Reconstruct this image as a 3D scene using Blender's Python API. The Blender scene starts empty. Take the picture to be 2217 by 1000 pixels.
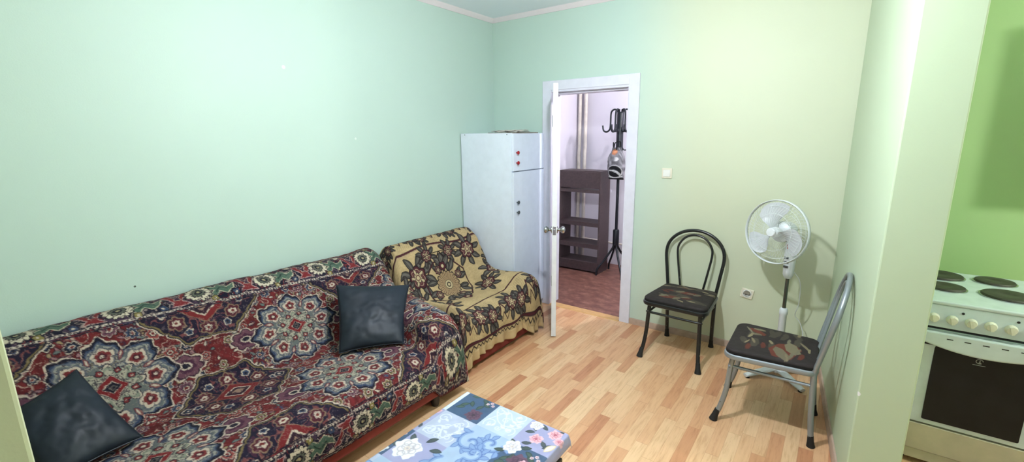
import bpy, bmesh, math, random
import numpy as np
from mathutils import Vector, Matrix

PI = math.pi
S = bpy.context.scene
C = S.collection
random.seed(7)

# ------------------------------------------------------------------ camera
cam = bpy.data.cameras.new('camera')
cam_o = bpy.data.objects.new('camera', cam)
C.objects.link(cam_o)
S.camera = cam_o


def cam_basis(yaw, pitch, roll):
    cy, sy, cp, sp = math.cos(yaw), math.sin(yaw), math.cos(pitch), math.sin(pitch)
    F = Vector((-sy * cp, cy * cp, -sp))
    Rt = Vector((cy, sy, 0))
    U = Rt.cross(F)
    cr, sr = math.cos(roll), math.sin(roll)
    return Rt * cr + U * sr, U * cr - Rt * sr, F


_r, _u, _f = cam_basis(0.6282, 0.2096, -0.0103)
cam_o.matrix_world = Matrix(((_r.x, _u.x, -_f.x, 2.8312), (_r.y, _u.y, -_f.y, -3.6193), (_r.z, _u.z, -_f.z, 1.6326), (0, 0, 0, 1)))
cam.sensor_fit = 'HORIZONTAL'
cam.sensor_width = 36
cam.lens = 977.82 / 2217 * 36
cam.clip_start = 0.02

# ------------------------------------------------------------------ world, lights, exposure
W = bpy.data.worlds.new('world')
S.world = W
W.use_nodes = True
W.node_tree.nodes['Background'].inputs['Color'].default_value = (0.86, 0.93, 1.0, 1)
W.node_tree.nodes['Background'].inputs['Strength'].default_value = 0.62


def light(name, kind, loc, energy, color=(1, 1, 1), **kw):
    l = bpy.data.lights.new(name, kind)
    l.energy = energy
    l.color = color
    for k, v in kw.items():
        setattr(l, k, v)
    o = bpy.data.objects.new(name, l)
    o.location = loc
    C.objects.link(o)
    return o


LAMP = (1.99, -1.97, 2.29)
# bulbs (place, power, colour, radius): each is built as a glowing globe on its pendant further down
BULBS = [(LAMP, 112, (0.90, 0.962, 1.03), 0.045),
         ((1.75, 0.85, 2.35), 70, (0.98, 0.95, 1.0), 0.05),
         ((4.85, -1.15, 1.85), 70, (1.0, 0.98, 0.92), 0.06)]  # kitchen globe: added out of view to throw the cupboard's shadow
po = light('window_portal', 'AREA', (3.1, -3.86, 1.17), 1, shape='RECTANGLE', size=1.8, size_y=2.35)
po.rotation_euler = (PI / 2, 0, 0)
po.data.cycles.is_portal = True

S.view_settings.view_transform = 'Standard'
S.view_settings.look = 'None'
S.view_settings.gamma = 1
S.view_settings.use_curve_mapping = False
S.view_settings.exposure = 0.38
S.cycles.use_denoising = True
S.cycles.max_bounces = 10
S.cycles.diffuse_bounces = 6


# ------------------------------------------------------------------ helpers
def lin(c):
    c = np.asarray(c, float) / 255.0
    return 0.78 * np.where(c <= 0.04045, c / 12.92, ((c + 0.055) / 1.055) ** 2.4)


def rgba(c):
    return tuple(lin(c)) + (1.0,)


class NT:
    """small helper round a material's node tree"""

    def __init__(s, name):
        s.m = bpy.data.materials.new(name)
        s.m.use_nodes = True
        s.t = s.m.node_tree
        s.b = s.t.nodes['Principled BSDF']

    def node(s, typ, **kw):
        n = s.t.nodes.new(typ)
        for k, v in kw.items():
            setattr(n, k, v)
        return n

    def put(s, sock, v):
        if isinstance(v, bpy.types.NodeSocket):
            s.t.links.new(v, sock)
        else:
            sock.default_value = v

    def math(s, op, a, b=0.0, c=0.0):
        n = s.node('ShaderNodeMath', operation=op)
        s.put(n.inputs[0], a)
        s.put(n.inputs[1], b)
        s.put(n.inputs[2], c)
        return n.outputs[0]

    def mix(s, f, a, b, blend='MIX'):
        n = s.node('ShaderNodeMix', data_type='RGBA', blend_type=blend)
        s.put(n.inputs[0], f)
        s.put(n.inputs[6], a)
        s.put(n.inputs[7], b)
        return n.outputs[2]

    def coord(s, which='Object'):
        return s.node('ShaderNodeTexCoord').outputs[which]

    def pos(s):
        return s.node('ShaderNodeNewGeometry').outputs['Position']

    def scaled(s, v, sc):
        n = s.node('ShaderNodeMapping')
        s.put(n.inputs['Vector'], v)
        n.inputs['Scale'].default_value = sc
        return n.outputs[0]

    def noise(s, v, scale, detail=3, rough=0.55, col=False):
        n = s.node('ShaderNodeTexNoise')
        s.put(n.inputs['Vector'], v)
        n.inputs['Scale'].default_value = scale
        n.inputs['Detail'].default_value = detail
        n.inputs['Roughness'].default_value = rough
        return n.outputs['Color' if col else 'Fac']

    def ramp(s, f, stops):
        n = s.node('ShaderNodeValToRGB')
        s.put(n.inputs[0], f)
        e = n.color_ramp.elements
        while len(e) < len(stops):
            e.new(0.5)
        for q, (p, c) in zip(e, stops):
            q.position = p
            q.color = c
        return n.outputs[0]

    def bump(s, h, strength=0.2, dist=0.01):
        n = s.node('ShaderNodeBump')
        n.inputs['Strength'].default_value = strength
        n.inputs['Distance'].default_value = dist
        s.put(n.inputs['Height'], h)
        s.put(s.b.inputs['Normal'], n.outputs[0])

    def base(s, v):
        s.put(s.b.inputs['Base Color'], v)

    def set(s, **kw):
        for k, v in kw.items():
            s.put(s.b.inputs[k.replace('_', ' ')], v)
        return s.m


def simple(name, col, rough=0.5, metal=0.0, var=0.06, vscale=14, bump=0.0, bscale=200, **kw):
    n = NT(name)
    p = n.coord()
    f = n.noise(p, vscale, 4)
    c = np.array(rgba(col))
    lo = tuple(np.clip(c[:3] * (1 - var * 2), 0, 1)) + (1,)
    hi = tuple(np.clip(c[:3] * (1 + var * 2), 0, 1)) + (1,)
    n.base(n.ramp(f, [(0.3, lo), (0.7, hi)]))
    n.set(Roughness=rough, Metallic=metal, **kw)
    if bump:
        n.bump(n.noise(p, bscale, 3), bump, 0.002)
    return n.m


class MB:
    """collects shapes into one mesh"""

    def __init__(s):
        s.v = []
        s.f = []

    def add(s, v, f):
        o = len(s.v)
        s.v += [tuple(p) for p in v]
        s.f += [tuple(i + o for i in q) for q in f]
        return s

    def box(s, lo, hi, M=None):
        (x0, y0, z0), (x1, y1, z1) = lo, hi
        v = [(x0, y0, z0), (x1, y0, z0), (x1, y1, z0), (x0, y1, z0), (x0, y0, z1), (x1, y0, z1), (x1, y1, z1), (x0, y1, z1)]
        if M is not None:
            v = [tuple(M @ Vector(p)) for p in v]
        return s.add(v, [(0, 3, 2, 1), (4, 5, 6, 7), (0, 1, 5, 4), (1, 2, 6, 5), (2, 3, 7, 6), (3, 0, 4, 7)])

    def prism(s, poly, a0, a1, axis=2):
        """poly: 2D outline, extruded along axis between a0 and a1"""
        n = len(poly)

        def P(q, a):
            if axis == 2:
                return (q[0], q[1], a)
            if axis == 1:
                return (q[0], a, q[1])
            return (a, q[0], q[1])
        v = [P(q, a0) for q in poly] + [P(q, a1) for q in poly]
        f = [tuple(range(n - 1, -1, -1)), tuple(range(n, 2 * n))]
        f += [(i, (i + 1) % n, n + (i + 1) % n, n + i) for i in range(n)]
        return s.add(v, f)

    def tube(s, pts, r, n=10, closed=False, flat=None):
        P = [Vector(p) for p in pts]
        m = len(P)
        rr = list(r) if hasattr(r, '__len__') else [r] * m
        T = []
        for i in range(m):
            a = P[(i - 1) % m] if (closed or i > 0) else P[i]
            b = P[(i + 1) % m] if (closed or i < m - 1) else P[i]
            T.append((b - a).normalized())
        nrm = Vector((0, 0, 1)) if abs(T[0].z) < 0.9 else Vector((1, 0, 0))
        nrm = (nrm - T[0] * nrm.dot(T[0])).normalized()
        v = []
        for i in range(m):
            nrm = (nrm - T[i] * nrm.dot(T[i]))
            nrm.normalize()
            bi = T[i].cross(nrm)
            for k in range(n):
                a = 2 * PI * k / n
                e1, e2 = (1, 1) if flat is None else flat
                v.append(P[i] + nrm * (math.cos(a) * rr[i] * e1) + bi * (math.sin(a) * rr[i] * e2))
        f = []
        for i in range(m if closed else m - 1):
            j = (i + 1) % m
            for k in range(n):
                l = (k + 1) % n
                f.append((i * n + k, i * n + l, j * n + l, j * n + k))
        if not closed:
            f.append(tuple(range(n - 1, -1, -1)))
            f.append(tuple((m - 1) * n + k for k in range(n)))
        return s.add(v, f)

    def lathe(s, prof, M=None, n=32):
        """prof: (r, z) pairs from bottom to top, about z, then moved by M"""
        v = []
        f = []
        for r, z in prof:
            for k in range(n):
                a = 2 * PI * k / n
                v.append(Vector((max(r, 1e-5) * math.cos(a), max(r, 1e-5) * math.sin(a), z)))
        if M is not None:
            v = [M @ p for p in v]
        for i in range(len(prof) - 1):
            for k in range(n):
                l = (k + 1) % n
                f.append((i * n + k, i * n + l, (i + 1) * n + l, (i + 1) * n + k))
        f.append(tuple(range(n - 1, -1, -1)))
        f.append(tuple((len(prof) - 1) * n + k for k in range(n)))
        return s.add(v, f)

    def build(s, name, mat, parent=None, smooth=40, bevel=0.0, seg=2, loc=None):
        me = bpy.data.meshes.new(name)
        me.from_pydata(s.v, [], s.f)
        bm = bmesh.new()
        bm.from_mesh(me)
        bmesh.ops.recalc_face_normals(bm, faces=bm.faces)
        bm.to_mesh(me)
        bm.free()
        if smooth:
            me.polygons.foreach_set('use_smooth', [True] * len(me.polygons))
            me.set_sharp_from_angle(angle=math.radians(smooth))
        me.materials.append(mat)
        o = bpy.data.objects.new(name, me)
        C.objects.link(o)
        if parent is not None:
            o.parent = parent
        if loc is not None:
            o.location = loc
        if bevel:
            b = o.modifiers.new('bevel', 'BEVEL')
            b.width = bevel
            b.segments = seg
            b.limit_method = 'ANGLE'
            b.angle_limit = math.radians(35)
            b.harden_normals = False
        return o


def tag(o, label, cat, group=None):
    o['label'] = label
    o['category'] = cat
    if group:
        o['group'] = group
    return o


def thing(name, label, cat, loc=(0, 0, 0), rz=0.0, group=None):
    o = bpy.data.objects.new(name, None)
    o.location = loc
    o.rotation_euler = (0, 0, rz)
    o.empty_display_size = 0.1
    C.objects.link(o)
    return tag(o, label, cat, group)


def struct(o, label=None):
    o['kind'] = 'structure'
    if label:
        o['label'] = label
    return o


def smooth_path(pts, k=6, closed=False):
    P = [np.array(p, float) for p in pts]
    n = len(P)
    out = []
    for i in range(n if closed else n - 1):
        p1, p2 = P[i], P[(i + 1) % n]
        p0 = P[i - 1] if (closed or i > 0) else 2 * p1 - p2
        p3 = P[(i + 2) % n] if (closed or i < n - 2) else 2 * p2 - p1
        for j in range(k):
            t = j / k
            out.append(0.5 * ((2 * p1) + (-p0 + p2) * t + (2 * p0 - 5 * p1 + 4 * p2 - p3) * t * t + (-p0 + 3 * p1 - 3 * p2 + p3) * t ** 3))
    if not closed:
        out.append(P[-1])
    return [tuple(q) for q in out]


def sstep(a, b, x):
    t = np.clip((np.asarray(x, float) - a) / (b - a), 0, 1)
    return t * t * (3 - 2 * t)


def vnoise(u, v, seed=0, n=256):
    """smooth value noise on arrays, about -1..1"""
    g = np.random.default_rng(seed).uniform(-1, 1, (n, n))
    iu = np.floor(u).astype(int)
    iv = np.floor(v).astype(int)
    fu = u - iu
    fv = v - iv
    fu = fu * fu * (3 - 2 * fu)
    fv = fv * fv * (3 - 2 * fv)
    a = g[iu % n, iv % n]
    b = g[(iu + 1) % n, iv % n]
    c = g[iu % n, (iv + 1) % n]
    d = g[(iu + 1) % n, (iv + 1) % n]
    return (a * (1 - fu) + b * fu) * (1 - fv) + (c * (1 - fu) + d * fu) * fv


def grid_obj(name, P, mat, parent=None, col=None, uv=None, closed_u=False):
    """P: (n, m, 3) vertex grid; col: (n, m, 3) colours in sRGB 0..255"""
    n, m, _ = P.shape
    me = bpy.data.meshes.new(name)
    i = np.arange(n if closed_u else n - 1)
    j = np.arange(m - 1)
    I, J = np.meshgrid(i, j, indexing='ij')
    K = (I + 1) % n
    F = np.stack([I * m + J, K * m + J, K * m + J + 1, I * m + J + 1], -1).reshape(-1, 4)
    me.vertices.add(n * m)
    me.vertices.foreach_set('co', P.reshape(-1).astype(np.float32))
    me.loops.add(F.size)
    me.loops.foreach_set('vertex_index', F.reshape(-1).astype(np.int32))
    me.polygons.add(len(F))
    me.polygons.foreach_set('loop_start', (np.arange(len(F)) * 4).astype(np.int32))
    me.polygons.foreach_set('use_smooth', np.ones(len(F), bool))
    me.update(calc_edges=True)
    me.validate()
    if col is not None:
        a = me.color_attributes.new('weave', 'FLOAT_COLOR', 'POINT')
        L = np.ones((n * m, 4), np.float32)
        L[:, :3] = lin(np.clip(col.reshape(-1, 3), 0, 255))
        a.data.foreach_set('color', L.reshape(-1))
    me.materials.append(mat)
    o = bpy.data.objects.new(name, me)
    C.objects.link(o)
    if parent is not None:
        o.parent = parent
    return o


# ------------------------------------------------------------------ pattern painter: woven / printed designs evaluated on a cloth's own coordinates
class Paint:
    def __init__(s, U, V, base, aa=0.0022):
        s.sh = U.shape
        s.U = U.reshape(-1)
        s.V = V.reshape(-1)
        s.C = np.tile(np.array(base, float), (s.U.size, 1))
        s.aa = aa

    def near(s, u, v, R):
        return np.nonzero((np.abs(s.U - u) < R) & (np.abs(s.V - v) < R))[0]

    def put(s, idx, sd, col, op=1.0):
        a = (np.clip(0.5 - sd / s.aa, 0, 1) * op)[:, None]
        if idx is None:
            s.C = s.C * (1 - a) + np.array(col, float) * a
        else:
            s.C[idx] = s.C[idx] * (1 - a) + np.array(col, float) * a

    def polar(s, u, v, R, rot=0.0, sx=1.0):
        i = s.near(u, v, R)
        x = (s.U[i] - u) / sx
        y = s.V[i] - v
        return i, np.hypot(x, y), np.arctan2(y, x) - rot, x, y

    def flower(s, u, v, R, n, layers, rot=0.0, lobe=0.25, sx=1.0):
        """layers: (scale, colour) outermost first"""
        i, r, t, x, y = s.polar(u, v, R * 1.6, rot, sx)
        sh = (1 - lobe) + lobe * np.abs(np.cos(n * t / 2))
        for sc, col in layers:
            k = sh if sc > 0.35 else 1.0
            s.put(i, r - R * sc * k, col)

    def leaf(s, u, v, ang, L, Wd, cols, bend=0.0):
        i = s.near(u, v, L * 1.2)
        x = s.U[i] - u
        y = s.V[i] - v
        a = x * math.cos(ang) + y * math.sin(ang)
        b = -x * math.sin(ang) + y * math.cos(ang) - bend * a * (1 - a / L)
        w = Wd * np.sin(np.clip(a / L, 0, 1) * PI) ** 0.8
        sd = np.abs(b) - w
        sd = np.where((a < 0) | (a > L), 0.1, sd)
        for off, col in cols:
            s.put(i, sd + off, col)

    def stroke(s, pts, w, col, op=1.0):
        pts = np.array(pts, float)
        c = pts.mean(0)
        R = np.abs(pts - c).max() + w * 2
        i = s.near(c[0], c[1], R)
        if not len(i):
            return
        d = np.full(len(i), 9.0)
        for (x0, y0), (x1, y1) in zip(pts[:-1], pts[1:]):
            dx, dy = x1 - x0, y1 - y0
            L = dx * dx + dy * dy + 1e-12
            t = np.clip(((s.U[i] - x0) * dx + (s.V[i] - y0) * dy) / L, 0, 1)
            d = np.minimum(d, np.hypot(s.U[i] - x0 - t * dx, s.V[i] - y0 - t * dy))
        s.put(i, d - w / 2, col, op)

    def poly(s, pts, col, line=None, lw=0.004):
        pts = np.array(pts, float)
        c = pts.mean(0)
        R = np.abs(pts - c).max() + 0.01
        i = s.near(c[0], c[1], R)
        x, y = s.U[i], s.V[i]
        ins = np.zeros(len(i), bool)
        n = len(pts)
        for k in range(n):
            (x0, y0), (x1, y1) = pts[k], pts[(k + 1) % n]
            cr = ((y0 > y) != (y1 > y)) & (x < (x1 - x0) * (y - y0) / (y1 - y0 + 1e-12) + x0)
            ins ^= cr
        s.put(i, np.where(ins, -0.1, 0.1), col)
        if line is not None:
            s.stroke(list(map(tuple, pts)) + [tuple(pts[0])], lw, line)

    def result(s):
        return s.C.reshape(s.sh + (3,))


def cloth_mat(name, rough=0.9, weave=500, strength=0.35, attr='weave'):
    n = NT(name)
    a = n.node('ShaderNodeAttribute', attribute_name=attr)
    p = n.coord()
    f = n.noise(p, weave, 2)
    n.base(n.mix(0.35, a.outputs['Color'], n.ramp(f, [(0.3, (0.45, 0.45, 0.45, 1)), (0.7, (1, 1, 1, 1))]), 'MULTIPLY'))
    n.set(Roughness=rough)
    n.b.inputs['Specular IOR Level'].default_value = 0.2
    n.bump(f, strength, 0.003)
    return n.m



# ------------------------------------------------------------------ materials of the room
def paint(name, col, col2=None, edge=None, spots=(), var=0.03):
    n = NT(name)
    p = n.pos()
    f = n.noise(p, 1.3, 4)
    base = rgba(col)
    if col2 is not None:
        sep = n.node('ShaderNodeSeparateXYZ')
        n.put(sep.inputs[0], p)
        mr = n.node('ShaderNodeMapRange', interpolation_type='SMOOTHSTEP')
        n.put(mr.inputs[0], sep.outputs[0])
        mr.inputs[1].default_value, mr.inputs[2].default_value = edge
        base = n.mix(mr.outputs[0], base, rgba(col2))
    k = n.ramp(f, [(0.3, (1 - var, 1 - var, 1 - var, 1)), (0.7, (1, 1, 1, 1))])
    c = n.mix(1.0, base, k, 'MULTIPLY')
    for (q, r, sc) in spots:                       # chips and specks in the paint
        d = n.node('ShaderNodeVectorMath', operation='DISTANCE')
        n.put(d.inputs[0], p)
        d.inputs[1].default_value = q
        c = n.mix(n.math('LESS_THAN', d.outputs['Value'], r), c, rgba(sc))
    n.base(c)
    n.set(Roughness=0.55)
    n.bump(n.noise(p, 160, 3), 0.12, 0.002)
    return n.m


M_left = paint('mint wall paint', (198, 221, 210), spots=[((0, -2.079, 2.052), 0.011, (235, 240, 235)), ((0, -1.608, 1.618), 0.008, (225, 236, 228)), ((0, -2.977, 0.901), 0.005, (80, 92, 84))])
M_back = paint('mint to lime wall paint', (200, 224, 212), (212, 219, 190), (1.25, 2.0))
M_right = paint('pale lime wall paint', (197, 214, 182), spots=[((2.9995, -1.335, 0.53), 0.010, (240, 240, 240))])
M_kitch = paint('kitchen green wall paint', (172, 206, 148))
M_near = paint('window side wall paint', (190, 196, 160))
M_ceil = paint('ceiling paint', (256, 262, 272))
M_hallw = paint('hall wall paint', (224, 218, 230))
M_cove = simple('white cove', (240, 230, 234), 0.6, var=0.01)
M_white = simple('white gloss paint', (234, 234, 247), 0.35, var=0.02)


def laminate(name):
    n = NT(name)
    p = n.pos()
    sep = n.node('ShaderNodeSeparateXYZ')
    n.put(sep.inputs[0], p)
    X, Y = sep.outputs[0], sep.outputs[1]
    sx = n.math('DIVIDE', X, 0.0655)
    ix = n.math('FLOOR', sx)
    wn = n.node('ShaderNodeTexWhiteNoise', noise_dimensions='1D')
    n.put(wn.inputs['W'], ix)
    yo = n.math('ADD', n.math('DIVIDE', Y, 0.40), n.math('MULTIPLY', wn.outputs['Value'], 7.3))
    iy = n.math('FLOOR', yo)
    comb = n.node('ShaderNodeCombineXYZ')
    n.put(comb.inputs[0], ix)
    n.put(comb.inputs[1], iy)
    w2 = n.node('ShaderNodeTexWhiteNoise', noise_dimensions='2D')
    n.put(w2.inputs['Vector'], comb.outputs[0])
    tone = n.ramp(w2.outputs['Value'], [(0.0, rgba((198, 138, 100))), (0.3, rgba((222, 172, 130))), (0.65, rgba((230, 186, 144))), (1.0, rgba((238, 200, 158)))])
    # grain, shifted from stave to stave
    sh = n.node('ShaderNodeVectorMath', operation='ADD')
    sc = n.scaled(p, (42, 4.0, 1))
    n.put(sh.inputs[0], sc)
    n.put(sh.inputs[1], w2.outputs['Color'])
    g = n.noise(sh.outputs[0], 1.6, 6, 0.65)
    grain = n.ramp(g, [(0.28, (0.74, 0.66, 0.58, 1)), (0.5, (0.97, 0.95, 0.93, 1)), (0.75, (1.05, 1.04, 1.02, 1))])
    c = n.mix(1.0, tone, grain, 'MULTIPLY')
    fx = n.math('ABSOLUTE', n.math('SUBTRACT', n.math('FRACT', sx), 0.5))
    fy = n.math('ABSOLUTE', n.math('SUBTRACT', n.math('FRACT', yo), 0.5))
    seam = n.math('MAXIMUM', n.math('GREATER_THAN', fx, 0.488), n.math('GREATER_THAN', fy, 0.4965))
    c = n.mix(n.math('MULTIPLY', seam, 0.35), c, rgba((140, 84, 48)))
    n.base(c)
    n.set(Roughness=0.36)
    return n.m


M_floor = laminate('beech strip laminate')


def lino(name):
    n = NT(name)
    p = n.pos()
    a = n.noise(n.scaled(p, (1, 1.6, 1)), 9, 5, 0.7)
    n.base(n.ramp(a, [(0.3, rgba((94, 56, 46))), (0.5, rgba((120, 78, 66))), (0.62, rgba((142, 100, 86))), (0.75, rgba((170, 128, 112)))]))
    n.set(Roughness=0.5)
    return n.m


M_lino = lino('mottled brown linoleum')
M_skirt = simple('greyish wood skirting', (186, 160, 142), 0.45, var=0.08)
M_thresh = simple('light wood threshold', (214, 170, 112), 0.4)
M_chrome = simple('chrome', (200, 202, 204), 0.14, 1.0, var=0.02)
M_dark = simple('dark seam', (58, 58, 60), 0.6)

# ------------------------------------------------------------------ the room shell
H = 2.70


def sbox(name, lo, hi, m, label=None):
    return struct(MB().box(lo, hi).build(name, m, smooth=0), label)


sbox('floor', (-0.12, -4.9, -0.1), (5.32, 0.06, 0), M_floor)
sbox('floor_hall', (-0.05, 0.06, -0.1), (2.7, 1.78, 0), M_lino)
sbox('ceiling', (-0.12, -3.9, H), (5.32, 1.78, H + 0.1), M_ceil)
sbox('wall_left', (-0.12, -3.9, 0), (0, 0.15, H), M_left)
mb = MB()
mb.box((0, 0, 0), (0.63, 0.15, H)).box((1.41, 0, 0), (2.98, 0.15, H)).box((0.63, 0, 2.03), (1.41, 0.15, H))
struct(mb.build('wall_back', M_back, smooth=0))
sbox('wall_kitchen', (2.98, 0, 0), (5.32, 0.15, H), M_kitch)
struct(MB().prism([(2.866, 0), (2.9995, -1.335), (3.177, -1.335), (3.06, 0)], 0, H).build('wall_right', M_right, smooth=0, bevel=0.006))
sbox('wall_kitchen_right', (5.2, -3.9, 0), (5.32, 0, H), M_kitch)
XE = 2.19
mb = MB()
mb.box((0, -3.78, 0), (XE, -3.580, H)).box((4.0, -3.78, 0), (5.2, -3.58, H)).box((XE, -3.78, 2.36), (4.0, -3.58, H))
struct(mb.build('wall_near', M_near, smooth=0, bevel=0.004))
sbox('wall_hall_back', (-0.05, 1.65, 0), (2.7, 1.77, H), M_hallw)
sbox('wall_hall_left', (-0.05, 0.15, 0), (0.07, 1.65, H), M_hallw)
sbox('wall_hall_right', (2.6, 0.15, 0), (2.7, 1.65, H), M_hallw)

# cove strip between walls and ceiling, door casing, skirting, threshold
mb = MB()
mb.prism([(0, 2.665), (0.006, 2.665), (0.035, H), (0, H)], -3.58, 0, axis=1)
struct(mb.build('trim_1', M_cove, smooth=0), 'white cove strip along the ceiling of the mint wall')
mb = MB()
mb.prism([(0, 2.665), (-0.006, 2.665), (-0.035, H), (0, H)], 0.0, 2.866, axis=0)
struct(mb.build('trim_2', M_cove, smooth=0), 'white cove strip along the ceiling of the door wall')
mb = MB()
mb.box((0.57, -0.018, 0), (0.655, 0, 2.098)).box((1.384, -0.018, 0), (1.471, 0, 2.098)).box((0.655, -0.0175, 2.018), (1.384, 0, 2.0975))
mb.box((0.63, -0.010, 0), (0.66, 0.16, 2.03)).box((1.377, -0.010, 0), (1.41, 0.16, 2.03)).box((0.66, -0.010, 2.0), (1.377, 0.16, 2.03))
mb.box((1.36, 0.05, 0), (1.377, 0.16, 2.0)).box((0.66, 0.05, 1.985), (1.377, 0.16, 2.0))
struct(mb.build('trim_3', M_white, smooth=0, bevel=0.003), 'white painted door frame and casing')
struct(MB().prism([(-0.028, 0), (-0.02, 0.008), (0.055, 0.008), (0.06, 0)], 0.66, 1.377, axis=0).build('trim_4', M_thresh, smooth=0), 'light wooden door threshold')
mb = MB().prism([(0, 0), (-0.014, 0), (-0.014, 0.034), (-0.008, 0.05), (0, 0.052)], 1.471, 2.868, axis=0)
struct(mb.build('baseboard_back', M_skirt, smooth=30))
a = math.atan2(0.1335, 1.335)
mb = MB().prism([(0, 0), (-0.014, 0), (-0.014, 0.034), (-0.008, 0.05), (0, 0.052)], -1.341, 0.0, axis=1)
o = struct(mb.build('baseboard_right', M_skirt, smooth=30))
o.location = (2.866, 0, 0)
o.rotation_euler = (0, 0, a)

# door leaf, seen on its edge
d = bpy.data.objects.new('door_1', None)
C.objects.link(d)
struct(d, 'white interior door standing open into the room, seen edge on')
d.location = (0.705, -0.012, 0)
d.rotation_euler = (0, 0, math.atan2(-0.624, 0.368))
DL = 0.726
M_edge = simple('white door paint', (240, 241, 245), 0.4, var=0.03)
MB().box((0, -0.019, 0.012), (DL, 0.019, 2.0)).build('door_panel', M_edge, d, smooth=0, bevel=0.003)
for sgn in (-1, 1):
    Mx = Matrix.Translation((DL - 0.055, sgn * 0.019, 0.895)) @ Matrix.Rotation(-sgn * PI / 2, 4, 'X')
    MB().lathe([(0.029, 0), (0.029, 0.004), (0.024, 0.008), (0.012, 0.012), (0.011, 0.022), (0.018, 0.030), (0.027, 0.040), (0.029, 0.050), (0.025, 0.060), (0.012, 0.066), (0.0, 0.067)], Mx, 28).build('door_knob', M_chrome, d)
mb = MB().box((DL - 0.001, -0.012, 0.862), (DL + 0.0015, 0.012, 0.932)).box((DL, -0.007, 0.886), (DL + 0.010, 0.007, 0.908))
mb.build('latch_plate', M_chrome, d, smooth=0, bevel=0.001)
for z in (0.25, 1.75):
    MB().tube([(0.0, -0.021, z - 0.05), (0.0, -0.021, z + 0.05)], 0.007, 10).build('hinge', M_chrome, d)

# ------------------------------------------------------------------ draped furniture
M_sofa_red = simple('dark red upholstery', (128, 44, 38), 0.8, bump=0.2)
M_foot = simple('dark wooden foot', (40, 32, 28), 0.5)
M_persian = cloth_mat('persian patterned throw', 0.88)
M_throw = cloth_mat('beige floral throw', 0.92, 260, 0.5)


def resample(base, other, h):
    b = np.array(smooth_path([(x, 0, z) for x, z in base], 8))[:, [0, 2]]
    o = np.array(smooth_path([(x, 0, z) for x, z in other], 8))[:, [0, 2]]
    d = np.r_[0, np.cumsum(np.hypot(*np.diff(b, axis=0).T))]
    t = np.linspace(0, d[-1], int(d[-1] / h) + 1)
    f = lambda a: np.interp(t, d, a)
    return t, np.stack([f(b[:, 0]), f(b[:, 1])], -1), np.stack([f(o[:, 0]), f(o[:, 1])], -1)


def drape(base, arm, lat, h, zdrop, yshift, seed, wr=1.0):
    """base / arm: (x, z) profiles; lat: rows of (y, lift, drop) along the length"""
    t, B, A = resample(base, arm, h)
    L = np.array(smooth_path(lat, 10))
    dl = np.r_[0, np.cumsum(np.hypot(np.diff(L[:, 0]), np.diff(0.16 * L[:, 1] - 0.45 * L[:, 2])))]
    s = np.linspace(0, dl[-1], int(dl[-1] / h) + 1)
    y, lf, dr = (np.interp(s, dl, L[:, k]) for k in range(3))
    lf = np.clip(lf, 0, 1.03)
    dr = np.clip(dr, 0, 1)
    n, m = len(s), len(t)
    P = np.empty((n, m, 3))
    P[..., 0] = B[None, :, 0] * (1 - lf[:, None]) + A[None, :, 0] * lf[:, None]
    Z = B[None, :, 1] * (1 - lf[:, None]) + A[None, :, 1] * lf[:, None]
    P[..., 2] = Z * (1 - dr[:, None]) + np.minimum(Z, zdrop) * dr[:, None]
    P[..., 1] = y[:, None] + yshift(y[:, None], t[None, :] / t[-1], B[None, :, 0])
    U = np.cumsum(np.r_[np.zeros((1, m)), np.linalg.norm(np.diff(P, axis=0), axis=2)], axis=0)
    V = np.tile(t, (n, 1))
    # wrinkles along the surface normal
    du = np.gradient(P, axis=0)
    dv = np.gradient(P, axis=1)
    N = np.cross(du, dv)
    N /= np.linalg.norm(N, axis=2, keepdims=True) + 1e-9
    N *= np.sign(N[n // 3, m // 2, 2])
    k = 0.4 + 1.0 * lf[:, None] + 0.8 * dr[:, None]
    w = wr * (0.004 * k * vnoise(U * 9 + V * 3, V * 6, seed) + 0.0022 * k * vnoise(U * 22 - V * 9, V * 17 + U * 5, seed + 1) + 0.0006 * vnoise(U * 90, V * 90, seed + 2))
    return P + N * w[..., None], U, V, t


# ---- the long sofa
SB = [(.02, .74), (.05, .81), (.10, .832), (.165, .82), (.215, .775), (.28, .67), (.335, .555), (.38, .455), (.425, .405), (.50, .392), (.70, .40), (.90, .405), (.99, .395), (1.04, .36), (1.056, .30), (1.052, .22), (1.045, .168)]
SA = [(.02, .74), (.05, .81), (.10, .832), (.165, .82), (.215, .775), (.28, .68), (.34, .605), (.39, .575), (.45, .575), (.55, .575), (.72, .575), (.88, .568), (.965, .54), (1.01, .48), (1.035, .37), (1.037, .22), (1.025, .075)]
SLAT = [(-3.56, 0, 0), (-3.2, 0, 0), (-2.4, 0, 0), (-2.06, 0, 0), (-1.965, .02, 0), (-1.925, .40, 0), (-1.89, .82, 0), (-1.80, 1, 0), (-1.74, 1, .0), (-1.695, 1, .08), (-1.672, 1, .3), (-1.662, 1, .6), (-1.655, 1, 1)]
sP, sU, sV, st = drape(SB, SA, SLAT, 0.0036, 0.085, lambda y, tt, x: sstep(-2.1, -1.66, y) * 0.088 * (1 - sstep(.25, 1.0, x)), 3)
# ragged back edge
rag = 0.010 * vnoise(sU[:, :1] * 7, sU[:, :1] * 0 + .5, 31) + 0.004 * vnoise(sU[:, :1] * 25, sU[:, :1] * 0 + .5, 32)
sP[..., 2] += rag * sstep(.72, .83, sP[..., 2]) * (sP[..., 0] < .3)
v_back = st[np.argmin(np.abs(st - 0.235))]
dskew = 0.095 * np.clip((sU - 0.13) / 1.9, 0, 1.1) * (1 - sstep(.30, .62, sV))
sv = sV - v_back - dskew
VF = float(st[-1] - v_back - 0.175)          # v of the front stripe
AQ = VF / 4


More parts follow.
